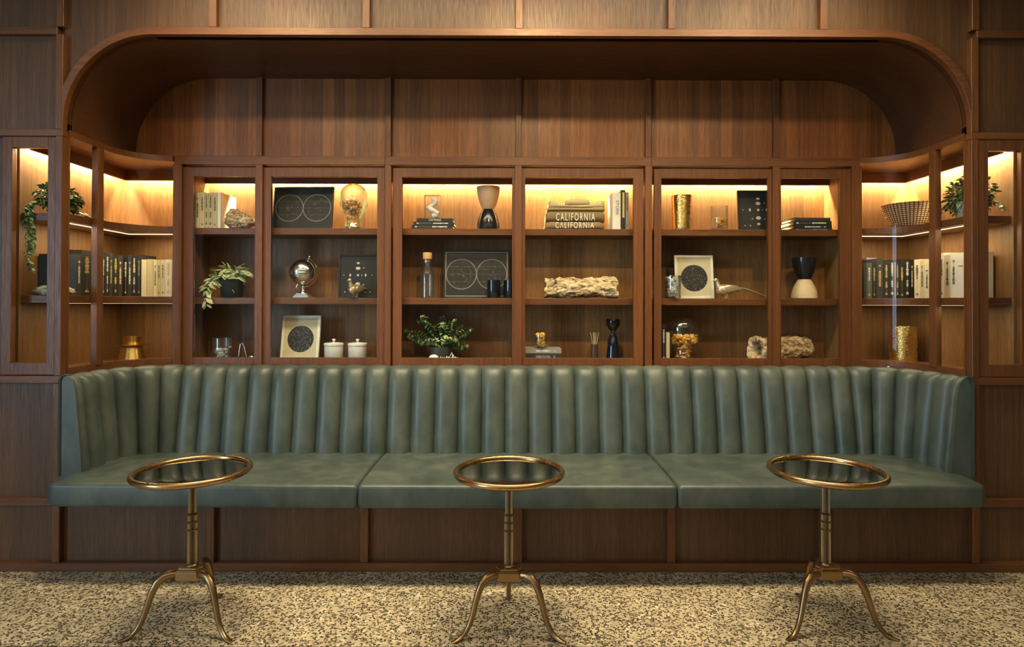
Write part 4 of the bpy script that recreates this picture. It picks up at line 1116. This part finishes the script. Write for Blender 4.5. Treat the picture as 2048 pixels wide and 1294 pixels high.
# books under it
def lying(label, group, px0, px1, py0, py1, Yf, depth, cov, ink, style=0, text=None, name='book'):
    X0, X1 = ax(px0, Yf), ax(px1, Yf); z0, z1 = az(py1, Yf), az(py0, Yf)
    for q in ZS.values():
        if abs(z0 - q) < .013: z0 = max(z0, q)
    w = z1 - z0 - .0004; L = X1 - X0
    T = Matrix(((0, 0, 1, X0), (0, 1, 0, Yf), (1, 0, 0, z0), (0, 0, 0, 1)))
    t = book(label, group, T, w, depth, L, cov, ink, style)
    if text:
        body, size, px, hh_ = text; vs, fs = fit_text(body, size, hh_)
        q = MB(); q.T = Tr(ax(px, Yf), Yf - .0006, (z0 + z1) / 2) @ FACE; q.add(vs, fs); q.build('spine_lettering', 'whiteink', t, merge=False)
    return t
zt1 = 457.2
g = 'stacked black books under the glass block'
lying('bottom black hardback of the stack under the glass block', g, 823, 905, 450.4, 457.4, .635, .17, 'black', 'whiteink', 1)
lying('middle black hardback of the stack under the glass block', g, 826, 907, 443.8, 450.2, .635, .17, 'black', 'whiteink', 1)
lying('top black hardback lettered CATWALK under the glass block', g, 833, 905, 437, 443.6, .635, .16, 'black', 'whiteink', 0, ('CATWALK', .073, 869.5, .0115))
g = 'stacked black books beside the top shelf side panel'
lying('bottom black hardback of the pile with bright white page ends', g, 1587, 1665.5, 455.4, 461.5, .635, .19, 'black', 'ivory', 1)
lying('second black hardback up in the pile with bright page ends', g, 1587, 1664, 448.6, 455.2, .635, .19, 'black', 'whiteink', 2)
lying('third black hardback up, spine carrying two white title words', g, 1587, 1663.5, 440, 448.4, .635, .19, 'black', 'whiteink', 1)
lying('topmost plain black hardback of the pile with bright page ends', g, 1590, 1661, 433.4, 439.8, .635, .18, 'charcoal', 'whiteink', 0)
g = 'grey books under the small amber tumbler'
zb_ = ZS[3]
lying('lower dark grey book lying on the lowest shelf under the amber tumbler', g, 1051, 1122, 706.5, 719.6, .63, .16, 'charcoal', 'greybook', 2)
lying('upper grey book with pale cover directly under the amber tumbler', g, 1051, 1123, 696.8, 706.3, .63, .16, 'greybook', 'whiteink', 2)
# standing books opening 4 and 5
T, w, h = row_front(1224.5, 1241, 385, .64, ZS[1])
book('off-white book lettered STORK standing beside the black and yellow book', None, T, w, .17, h, 'offwhite', 'ink', 0, text=('STORK', .088, .62, .585, 'ink', .019))
T, w, h = row_front(1241.4, 1250.6, 380, .64, ZS[1])
book('tall black book with yellow spine panel on the top shelf', None, T, w, .17, h, 'black', 'whiteink', 0, band=(.35, .8, .30, .94, 'goldink'))
T, w, h = row_front(1251.2, 1257.4, 384.5, .64, ZS[1])
book('thin grey book standing behind the black and yellow book', None, T, w, .17, h, 'greybook', 'ink', 1)
T, w, h = row_front(1323.2, 1332, 649, .64, ZS[3])
book('tall black book with white dotted spine beside the head in profile', None, T, w, .16, h, 'black', 'whiteink', 1)
T, w, h = row_front(1332.4, 1339.6, 665, .64, ZS[3])
book('shorter cream book between black book and head in profile', None, T, w, .15, h, 'ivory', 'ink', 0)

# ---- folded garments
def folded(label, group, px0, px1, py0, py1, Yf, dep, mt, seed, text=None, sag=0, name='folded_sweatshirt', rnd=.5, lift=0):
    X0, X1 = ax(px0, Yf), ax(px1, Yf); z0, z1 = max(az(py1, Yf), ZS[1]), az(py0, Yf); H = z1 - z0; n = 26; rows = []
    for i in range(n + 1):
        f = i / n; x = X0 + (X1 - X0) * f; e = min(1, min(f, 1 - f) * 9); e = sqrt(e * (2 - e)); row = []
        hh = H * (.72 + .28 * e)
        dz = -sag * (1 - (2 * f - 1) ** 2) + lift * abs(2 * f - 1) ** 3
        pr = [(dep, 0), (dep, hh)] + [(dep * q, hh) for q in (.8, .55, .3)] + [(hh * rnd * (1 - sin(pi * k / 8)), hh / 2 + hh / 2 * cos(pi * k / 8)) for k in range(9)]
        for y, z in pr:
            w_ = noise.noise(Vector((x * 22 + seed, y * 16, z * 30))) * .003 + noise.noise(Vector((x * 9 + seed, y * 30, z * 260))) * .0022
            row.append((x, Yf + (1 - e) * .012 + y + w_, z0 + z + (w_ if z > hh * .4 else 0) + dz * (z / H)))
        rows.append(row)
    m_ = MB(); m_.grid(rows, cu=True); k = len(rows[0]); m_.f += [list(range(k)), [len(m_.v) - k + q for q in range(k)]]; m_.m += [0, 0]
    if text:
        t = thing(name, label, 'clothing', ((X0 + X1) / 2, Yf, z0), group)
        m_.build('folded_cloth', mt, t, smooth=True, angle=70)
        vs, fs = fit_text(text[0], text[1], text[4], space=1.35)
        q = MB(); q.T = Tr(ax(text[2], Yf), Yf - .0015, az(text[3], Yf)) @ FACE; q.add(vs, fs); q.build('printed_lettering', 'whiteink', t, merge=False)
        return t
    o = m_.build(name, mt, None, smooth=True, angle=70); return tag(o, label, 'clothing', group)
gS = 'folded garments on the top shelf'
folded('lower folded olive sweatshirt printed CALIFORNIA, resting on the shelf', gS, 1090.5, 1209, 442.6, 458.6, .635, .19, 'knit1', 1, ('CALIFORNIA', .226, 1149, 449.9, .036))
folded('upper folded olive sweatshirt printed CALIFORNIA with thick rolled front', gS, 1092, 1210, 420, 442.2, .635, .19, 'knit1', 4, ('CALIFORNIA', .228, 1150.7, 433.4, .044))
folded('tan folded shirt directly above the lettered sweatshirts', gS, 1095, 1210, 413, 420.5, .637, .18, 'tan', 9, sag=.004, name='folded_shirt')
folded('cream folded shirt with upturned corners on the garment pile', gS, 1098, 1209, 406.5, 413.5, .638, .17, 'knit2', 15, sag=.010, name='folded_shirt', lift=.030)
folded('small cream collar bundle topping the garment pile', gS, 1131, 1180, 397.5, 408, .65, .12, 'knit2', 21, name='folded_collar')

# ---- driftwood and hollow log
def fdrift(p):
    return Vector((p.x * 1.0, p.y * (.9 + .1 * p.x), p.z))
def bark_log(name, label, px0, px1, pyt, Y, zb, mt, seed, hollow=False, amp=.006, knob=True, cat='driftwood', slope=0, rad2=None):
    X0, X1 = ax(px0, Y), ax(px1, Y); h = az(pyt, Y, (px0 + px1) / 2) - zb; r = h / 2; n = 90; sg = 56; rows = []
    for i in range(n + 1):
        f = i / n; x = X0 + (X1 - X0) * f; row = []
        rr_ = r * (1 + (rad2 - 1) * f if rad2 else 1)
        for k in range(sg):
            a = 2 * pi * k / sg; q = noise.fractal(Vector((x * 16 + seed, cos(a) * 1.6, sin(a) * 1.6)), 1.0, 2.0, 5) * amp * 2.4
            q += noise.noise(Vector((x * 60 + seed, cos(a) * 7, sin(a) * 7))) * amp * .9
            sq = 1 / max(abs(cos(a)), abs(sin(a))) ** .45
            zc = zb + rr_ + slope * (f - .5)
            row.append((x + (noise.noise(Vector((a * 2, seed, 4))) * .018 if f in (0, 1) else 0), Y + (rr_ * sq * .95 + q) * cos(a), max(zb + .0005, zc + (rr_ * sq * .9 + q) * sin(a))))
        rows.append(row)
    m_ = MB(); m_.grid(rows, cu=True)
    for e in ((0, -1) if not hollow else (-1,)):
        c = rows[e]; cx2 = (c[0][0] + (.01 if e == 0 else -.01), sum(p[1] for p in c) / sg, sum(p[2] for p in c) / sg); m_.add(list(c) + [cx2], [(k, (k + 1) % sg, sg) for k in range(sg)])
    if hollow:
        c = rows[0]; cy2, cz2 = sum(p[1] for p in c) / sg, sum(p[2] for p in c) / sg
        ins = [[(X0 + d_, cy2 + (p[1] - cy2) * q, cz2 + (p[2] - cz2) * q) for p in c] for d_, q in ((.004, .60), (.07, .55), (.14, .45), (.16, 0))]
        m_.grid([list(c)] + ins, cu=True)
    o = m_.build(name, mt, None, smooth=True, angle=80); return tag(o, label, cat)
bark_log('driftwood_block', 'pale gnarled driftwood block alone on the middle shelf', 1090, 1231, 557, .70, ZS[2], 'drift', 3, amp=.0068, rad2=1.12)
# hollow log turned a little so that its open end faces the room
lg = bark_log('hollow_log', 'weathered hollow log lying across the lowest shelf behind a post', 1494, 1626, 672, .725, ZS[3], 'log', 12, hollow=True, amp=.0055, cat='log')
ctr = Vector((ax(1560, .725), .725, 0)); lg.data.transform(Tr(*ctr) @ Rz(math.radians(24)) @ Tr(*(-ctr)))
stone('pale_rock', 'flat pale rock on the middle shelf behind the narrow vine window', 'rock', (-2.335, .145, 0), (.095, .055, .030), 'palerock', 8, .16, zfloor=Mid)

# ---- carafe, jars, diffuser, candlestick, silver clip
X = ax(854.5, .67); zb = ZS[2]; h = az(519, .67) - zb
t = thing('glass_carafe', 'tall clear carafe with a fat cork stopper on the middle shelf', 'carafe', (X, .67, zb))
MB().lathe([(.036, 0), (.040, .003), (.040, h * .60), (.036, h * .70), (.024, h * .84), (.022, h * .90), (.025, h), (.022, h), (.019, h * .9), (.021, h * .84), (.033, h * .70), (.037, h * .6), (.037, .012), (0, .010)], (X, .67, zb), 40, cap1=False).build('bottle', 'clear', t, smooth=True, angle=50)
MB().lathe([(.018, h - .018), (.018, h + .0), (.026, h + .001), (.027, h + .036), (.025, h + .039), (0, h + .039)], (X, .67, zb), 32).build('cork_stopper', 'cork', t, smooth=True, angle=40)
jar0 = None
for i, (px, lab) in enumerate(((668, 'white lidded porcelain jar nearer to the white star map'), (715.5, 'white lidded porcelain jar farther from the star map, beside the post'))):
    if i == 0:
        X = ax(px, .68); zb = ZS[3]; h = az(691.5, .68) - zb
        t = thing('lidded_jar', lab, 'jar', (X, .68, zb), 'white lidded jars on the lowest shelf')
        MB().lathe([(.050, 0), (.054, .004), (.0545, h), (.0515, h), (.050, .010), (0, .008)], (X, .68, zb), 40, cap1=False).build('jar_body', 'porcelain', t, smooth=True, angle=45)
        lid = MB().lathe([(.050, h + .0005), (.0575, h + .001), (.0575, h + .011), (.052, h + .0145), (.012, h + .019), (0, h + .0195)], (X, .68, zb), 40).build('lid', 'porcelain', t, smooth=True, angle=45)
        MB().lathe([(.006, h + .018), (.005, h + .026), (.0105, h + .031), (.0105, h + .035), (.006, h + .039), (0, h + .0395)], (X, .68, zb), 24).build('knob', 'porcelain', lid, smooth=True, angle=60)
        jar0 = t
    else:
        c = copy_tree(jar0); c.location.x = ax(px, .68); c['label'] = lab
X = ax(1189, .67); zb = ZS[3]; h = az(688, .67) - zb
t = thing('reed_diffuser', 'small dark brown cup holding five pale reeds', 'diffuser', (X, .67, zb))
MB().lathe([(.018, 0), (.0215, .002), (.0215, h), (.019, h), (.018, .006), (0, .005)], (X, .67, zb), 28, cap1=False).build('cup', 'darkcup', t, smooth=True, angle=45)
for k, (a, b) in enumerate(((-.010, -.024), (-.002, -.008), (0, .002), (.004, .009), (.009, .025))):
    MB().tube([(X - a * .6, .67 + (k % 2) * .006 - .003, zb + .01), (X + b, .67 + (k % 3) * .006 - .006, az(664.5, .67))], .0014, 6).build('reed', 'reed', t)
X = ax(1226, .66); h = az(637.5, .66) - ZS[3]
t = thing('glass_candlestick', 'tall smoked black glass candlestick with a clear bowl top', 'candle holder', (X, .66, ZS[3]))
zz_ = ZS[3]
MB().lathe([(.038, 0), (.041, .003), (.040, .02), (.036, h * .30), (.028, h * .52), (.018, h * .62), (.014, h * .66), (0, h * .66)], (X, .66, zz_), 40).build('tapered_foot', 'navy', t, smooth=True, angle=50)
MB().lathe([(.013, h * .66), (.018, h * .68), (.013, h * .70), (.0, h * .70)], (X, .66, zz_), 28).build('collar', 'silver', t, smooth=True, angle=50)
MB().lathe([(.012, h * .70), (.026, h * .76), (.040, h * .86), (.043, h * .94), (.038, h), (.035, h), (.039, h * .94), (.036, h * .86), (.024, h * .78), (0, h * .73)], (X, .66, zz_), 36, cap1=False).build('bowl', 'smoke', t, smooth=True, angle=60)
X = ax(487, .65); zb = ZS[3]
m_ = MB(); hh = az(687.5, .65) - zb
m_.tube([(X - .026, .65, zb + .004), (X - .022, .65, zb + hh * .6), (X - .016, .65, zb + hh * .97), (X - .004, .65, zb + hh), (X + .008, .65, zb + hh * .75), (X + .024, .65, zb + .006)], [.0045, .004, .004, .004, .004, .0045], 10)
m_.tube([(X - .026, .65, zb + .005), (X, .648, zb + .012), (X + .024, .65, zb + .005)], [.005, .008, .005], 10)
tag(m_.build('silver_loop_ornament', 'silver', None, smooth=True), 'small bent silver loop ornament beside the mossy tumbler', 'ornament')
tag(MB().sphere((ax(504.5, .65), .65, ZS[3] + .0175), .0173, 20, 14).build('silver_ball', 'silver', None, smooth=True), 'tiny silver ball beside the bent silver loop', 'ornament')
# small lock on the curved cabinet sill
lx, ly = 2.035, .452
t_ = MB().lathe([(.0, -.0045), (.008, -.0045), (.0085, 0), (.0085, .004)], (0, 0, 0), 20)
lk = MB(); lk.T = Tr(2.075, .455, .935) @ Rz(math.radians(-45)) @ Matrix.Rotation(pi / 2, 4, 'X'); lk.lathe([(.0085, 0), (.009, .002), (.009, .013), (.007, .016), (0, .016)], (0, 0, 0), 20)
tag(lk.build('cabinet_lock', 'steel', None, smooth=True, angle=40), 'small steel lock on the sill below the brass cylinder', 'lock')

# ---- basket
Xb, Yb, zb = 2.165, .675, SH1[1] + .0048
Xb = ax(1822, Yb); hb = az(410, Yb, 1822) - zb
m_ = MB()
m_.lathe([(.088, 0), (.098, .006), (.122, hb * .35), (.146, hb * .7), (.160, hb * .95), (.164, hb), (.158, hb), (.150, hb * .9), (.138, hb * .68), (.112, hb * .33), (.09, .012), (0, .012)], (0, 0, 0), 72, cap1=False)
o = m_.build('woven_basket', 'basket', None, smooth=True, angle=60); o.location = (Xb, Yb, zb); o.scale = (.95, .92, 1)
tag(o, 'wide woven seagrass basket on the upper shelf of the corner cabinet', 'basket')

# ---- plants
def bush(label, c, rad, n, leafmats, L, W, pot, name='potted_plant', seed=1, strands=(), cat='plant', base=None, edge=None, stem_r=.0012, core=.35):
    """rounded plant: pot, stems, leaves; strands = hanging runners given as point lists"""
    rr = random.Random(seed); t = thing(name, label, cat, base)
    m_ = MB(); st = MB(); C0 = Vector((base[0], base[1], pot[2]))
    for k in range(n):
        d = Vector((rr.gauss(0, 1), rr.gauss(0, 1), rr.gauss(0, 1))).normalized(); q = core + (1 - core) * rr.random() ** .6
        p = Vector((c[0] + d.x * rad[0] * q, c[1] + d.y * rad[1] * q, c[2] + d.z * rad[2] * q))
        dd = Vector((d.x + rr.uniform(-.7, .7), d.y + rr.uniform(-.7, .7), d.z * .6 + rr.uniform(-.6, .5)))
        m_.mi = rr.randrange(len(leafmats) - (1 if edge is not None else 0))
        s_ = rr.uniform(.65, 1.2)
        m_.leaf(p, dd, (rr.uniform(-.4, .4), rr.uniform(-.4, .4), 1), L * s_, W * s_, rr.uniform(.0, .5), edge)
        if k % 7 == 0: st.tube([tuple(C0), tuple((C0 + p) / 2 + Vector((0, 0, .02))), tuple(p)], [stem_r * 1.4, stem_r, stem_r * .7], 5)
    for sp in strands:
        P = [Vector(p) for p in sp]
        st.tube([tuple(p) for p in P], stem_r, 5)
        for a, b in zip(P, P[1:]):
            m = max(1, int((b - a).length / (L * .34)))
            for k in range(m):
                p = a.lerp(b, k / m)
                for s_ in (-1, 1):
                    d = (b - a).normalized() * .5 + Vector((s_ * rr.uniform(.4, 1), rr.uniform(-.25, .25), rr.uniform(-.3, .4)))
                    m_.mi = rr.randrange(len(leafmats) - (1 if edge is not None else 0)); q = rr.uniform(.6, 1.05)
                    m_.leaf(p, d, (rr.uniform(-.3, .3), -.6, 1), L * q, W * q, rr.uniform(.1, .5), edge)
    m_.build('foliage', leafmats, t, merge=False); st.build('stems', 'stem', t, merge=False)
    if pot[3]: 
        r0, r1, zt, mt = pot[0], pot[1], pot[2], pot[3]; h = zt - base[2]
        MB().lathe([(r0 - .003, 0), (r0, .003), (r1, h * .9), (r1 + .002, h), (r1 - .004, h), (r0 - .004, h * .3), (0, h * .3)], tuple(base), 36, cap1=False).build('pot', mt, t, smooth=True, angle=45)
        MB().lathe([(r1 - .005, h * .86), (0, h * .87)], tuple(base), 24).build('soil', 'stem', t)
    return t
zu = SH1[1] + .0048
strand = [[(-2.36, .11, zu + .06), (-2.395, .062, zu + .04), (-2.405, .058, zu - .05), (-2.395, .056, zu - .14), (-2.40, .056, zu - .22), (-2.375, .056, zu - .29)],
          [(-2.35, .11, zu + .05), (-2.40, .064, zu + .035), (-2.385, .056, zu - .06), (-2.37, .056, zu - .12), (-2.385, .056, zu - .20)],
          [(-2.33, .12, zu + .05), (-2.39, .07, zu + .05), (-2.415, .058, zu + .02), (-2.412, .056, zu - .08)],
          [(-2.31, .16, zu + .05), (-2.30, .26, zu + .03), (-2.29, .36, zu + .012), (-2.285, .44, zu + .012)]]
bush('trailing vine in a dark pot whose long runners hang in the narrow window', (-2.318, .155, zu + .085), (.072, .125, .066), 640, ['leaf', 'leaflight', 'leafdeep'], .026, .018, (.040, .048, zu + .06, 'darkbowl'), 'trailing_plant', 3, strand, base=(-2.318, .155, zu))
bush('bushy dark green plant in a pale grey pot beside the woven basket', (2.322, .185, zu + .115), (.078, .138, .10), 820, ['leaf', 'leafdeep', 'leaflight', 'leaf'], .026, .020, (.045, .052, zu + .085, 'greypot'), 'potted_plant', 5,
     [[(2.36, .10, zu + .08), (2.40, .075, zu + .05), (2.405, .066, zu + .02)], [(2.27, .24, zu + .08), (2.245, .30, zu + .05), (2.24, .34, zu + .02)]], base=(2.315, .185, zu))
# variegated plant
Yv = .66; X = ax(464.5, Yv); zb = ZS[2]; zp = az(560, Yv)
vs_ = [[(X, Yv, zp), (X - .06, .64, zp + .02), (X - .125, .63, zp - .01), (X - .155, .627, zp - .06), (X - .15, .625, zp - .09)],
       [(X, Yv, zp), (X - .05, .63, zp - .01), (X - .09, .622, zp - .05)],
       [(X, Yv, zp), (X + .06, .64, zp + .035), (X + .11, .63, zp + .03), (X + .125, .627, zp + .0)],
       [(X, Yv, zp), (X + .01, .62, zp - .005), (X + .02, .612, zp - .05), (X + .015, .61, zp - .08)],
       [(X - .02, Yv, zp), (X - .10, .605, zp + .0), (X - .13, .600, zp - .09), (X - .115, .599, zp - .17), (X - .13, .599, zp - .20)]]
vs_[4] = [(X - .02, Yv, zp), (X - .08, .612, zp + .01), (X - .115, .598, zp - .03), (X - .12, .5965, zp - .11), (X - .118, .5965, zp - .165)]
bush('variegated cream-edged trailing plant in a black pot on the middle shelf', (X - .005, Yv - .005, zp + .028), (.095, .055, .042), 70, ['leaflight', 'leafcream', 'leafcream'], .052, .037, (.058, .070, zp, 'black'), 'variegated_plant', 8, vs_, base=(X, Yv, zb), edge=2)
# curly waxy plant in a slate bowl
Yc = .68; X = ax(881, Yc); zb = ZS[3]; zp = az(693.5, Yc)
t = thing('curly_leaf_plant', 'curly dark green waxy plant spreading from a slate bowl', 'plant', (X, Yc, zb))
rr = random.Random(4); m_ = MB(); st = MB()
tips = [(-.215, .03, .085), (-.19, .0, .06), (-.14, .04, .155), (-.11, -.02, .165), (-.08, .03, .12), (-.03, .04, .10), (.005, .03, .17), (.02, -.02, .13), (.06, .03, .135), (.09, .0, .15), (.125, .02, .11), (.16, .03, .06),
        (.195, .01, .09), (.16, -.02, -.005), (.135, -.03, -.02), (-.12, -.03, .02), (-.06, -.045, .025), (.05, -.05, .03), (-.17, .05, .03), (.10, -.04, .03), (-.09, .06, .07), (.04, .06, .08)]
for tx, ty, tz in tips:
    P0 = Vector((X + tx * .12, Yc + ty * .1, zp - .01)); P3 = Vector((X + tx, Yc + ty, zp + tz)); P1 = P0 + Vector((tx * .3, ty * .3, .05 + max(tz, 0) * .45)); P2 = P0 + Vector((tx * .75, ty * .8, tz + .02))
    pts = []
    for k in range(13):
        f = k / 12; pts.append(P0 * (1 - f) ** 3 + P1 * 3 * f * (1 - f) ** 2 + P2 * 3 * f * f * (1 - f) + P3 * f ** 3)
    st.tube([tuple(p) for p in pts], .0016, 5)
    for k in range(1, 13):
        p = pts[k]; d0 = (pts[k] - pts[k - 1]).normalized()
        for j in range(4):
            a = j * 1.6 + k * 1.3; u = d0.orthogonal().normalized(); d = Matrix.Rotation(a, 3, d0) @ u
            m_.mi = rr.choice([0, 0, 0, 0, 1, 1, 2])
            m_.leaf(p, d + d0 * .5, d0, .024 * rr.uniform(.8, 1.1), .017, .85)
m_.build('foliage', ['leafdeep', 'leaflight', 'leafcream'], t, merge=False); st.build('stems', 'stem', t, merge=False)
hb = zp - zb
MB().lathe([(.040, 0), (.046, .003), (.060, hb * .55), (.062, hb), (.056, hb), (.052, hb * .5), (0, hb * .45)], (X, Yc, zb), 40, cap1=False).build('bowl', 'darkbowl', t, smooth=True, angle=45)
stone('white_stone', 'smooth white stone under the slate bowl of the curly plant', 'rock', (ax(868, .615), .612, 0), (.030, .016, .024), 'porcelain', 2, .08, sub=3, zfloor=ZS[3])
rr = random.Random(9)
for k in range(9):
    px = 882 + k * 4.1; r = rr.uniform(.0125, .0155)
    o = MB().sphere((ax(px, .615), .612 + rr.uniform(-.004, .006), ZS[3] + r * 1.05), r, 10, 8, (.46, .8, 1.05)).build('white_pebble', 'porcelain', None, smooth=True)
    tag(o, 'small white pebble in the line before the slate bowl', 'pebble', 'white pebbles before the slate bowl')
X = ax(905, .625); m_ = MB()
m_.tube([(X - .014, .628, ZS[3] + .030), (X - .002, .628, ZS[3] + .050), (X + .004, .628, ZS[3] + .036), (X + .002, .628, ZS[3] + .018), (X - .004, .628, ZS[3] + .004)], [.0018, .005, .0045, .005, .0065], 10)
tag(m_.build('white_bird_ornament', 'porcelain', None, smooth=True), 'tiny white long-necked ornament beside the slate bowl', 'ornament')


# ------------------------------------------------------------------ lights
def area(name, loc, rot, sx, sy, e, col, spread=180):
    l = bpy.data.lights.new(name, 'AREA'); l.shape = 'RECTANGLE'; l.size = sx; l.size_y = sy; l.energy = e; l.color = col
    l.spread = math.radians(spread)
    o = bpy.data.objects.new(name, l); COL.objects.link(o); o.location = loc; o.rotation_euler = rot; return o
def spot(name, loc, tgt, e, col, ang=60, blend=.6, r=.04):
    l = bpy.data.lights.new(name, 'SPOT'); l.energy = e; l.color = col; l.spot_size = math.radians(ang); l.spot_blend = blend; l.shadow_soft_size = r
    o = bpy.data.objects.new(name, l); COL.objects.link(o); o.location = loc
    o.rotation_euler = (Vector(tgt) - Vector(loc)).to_track_quat('-Z', 'Y').to_euler(); return o
LED = (1.0, .79, .45)
for i, (a, b) in enumerate(((-1.90, -.76), (-.72, .74), (.775, 1.915))):
    area('shelf_lamp', ((a + b) / 2, YW - .03, 2.060), (0, 0, 0), b - a - .02, .014, 25 * (b - a), LED)
for s in (-1, 1):
    area('shelf_lamp', (s * (1.94 + 2.41) / 2, YW - .03, 2.078), (0, 0, 0), .46, .014, 11, LED)
    area('shelf_lamp', (s * (2.445 - .03), (.07 + .80) / 2, 2.078), (0, 0, 0), .014, .72, 17, LED)
    area('shelf_lamp', (s * (2.445 - .167), .36, SH1[0] - .002), (0, 0, 0), .008, .50, 2.2, LED)
    area('shelf_lamp', (s * 2.10, YW - .197, SH1[0] - .002), (0, 0, 0), .32, .008, 1.5, LED)
area('window_daylight', (-4.75, -4.1, 1.6), (0, -pi / 2, 0), 2.2, 1.7, 205, (.52, .77, 1.0))
area('room_fill', (0, -3.2, 3.05), (0, 0, 0), 5.5, 2.2, 50, (1.0, .82, .58))  # unseen warm fill added above and behind the camera
area('overhead_fill', (0, -.52, 3.06), (0, 0, 0), 3.6, .30, 72, (1.0, .82, .52), 150)  # soft light added over the bench to brighten the seat; no real cove
for x, e in ((-1.15, 98), (-.02, 128), (1.15, 85)):
    spot('downlight', (x, -.42, 3.06), (x, .12, .47), e, (1.0, .80, .48), 62, 1.0, .12)
for x, e in ((-1.3, 80), (.1, 105), (1.3, 70)):
    spot('wallwasher', (x, -1.15, 3.06), (x, .5, 1.78), e, (1.0, .70, .36), 66, 1.0, .05)
for s in (-1, 1):
    area('shelf_lamp', (s * (2.445 - .187), .36, SH2[0] - .001), (0, 0, 0), .008, .50, .9, LED)
    area('shelf_lamp', (s * 2.10, YW - .217, SH2[0] - .001), (0, 0, 0), .32, .008, .65, LED)
W = bpy.data.worlds.new('world'); SC.world = W; W.use_nodes = True
W.node_tree.nodes['Background'].inputs[0].default_value = (.5, .6, .75, 1); W.node_tree.nodes['Background'].inputs[1].default_value = .4
SC.view_settings.view_transform = 'Standard'; SC.view_settings.look = 'None'; SC.view_settings.exposure = -.12; SC.view_settings.gamma = 1
SC.view_settings.use_curve_mapping = False
SC.cycles.use_denoising = True
SC.cycles.max_bounces = 10; SC.cycles.transparent_max_bounces = 16; SC.cycles.transmission_bounces = 8
SC.cycles.sample_clamp_indirect = 6
SC.cycles.caustics_reflective = False; SC.cycles.caustics_refractive = False
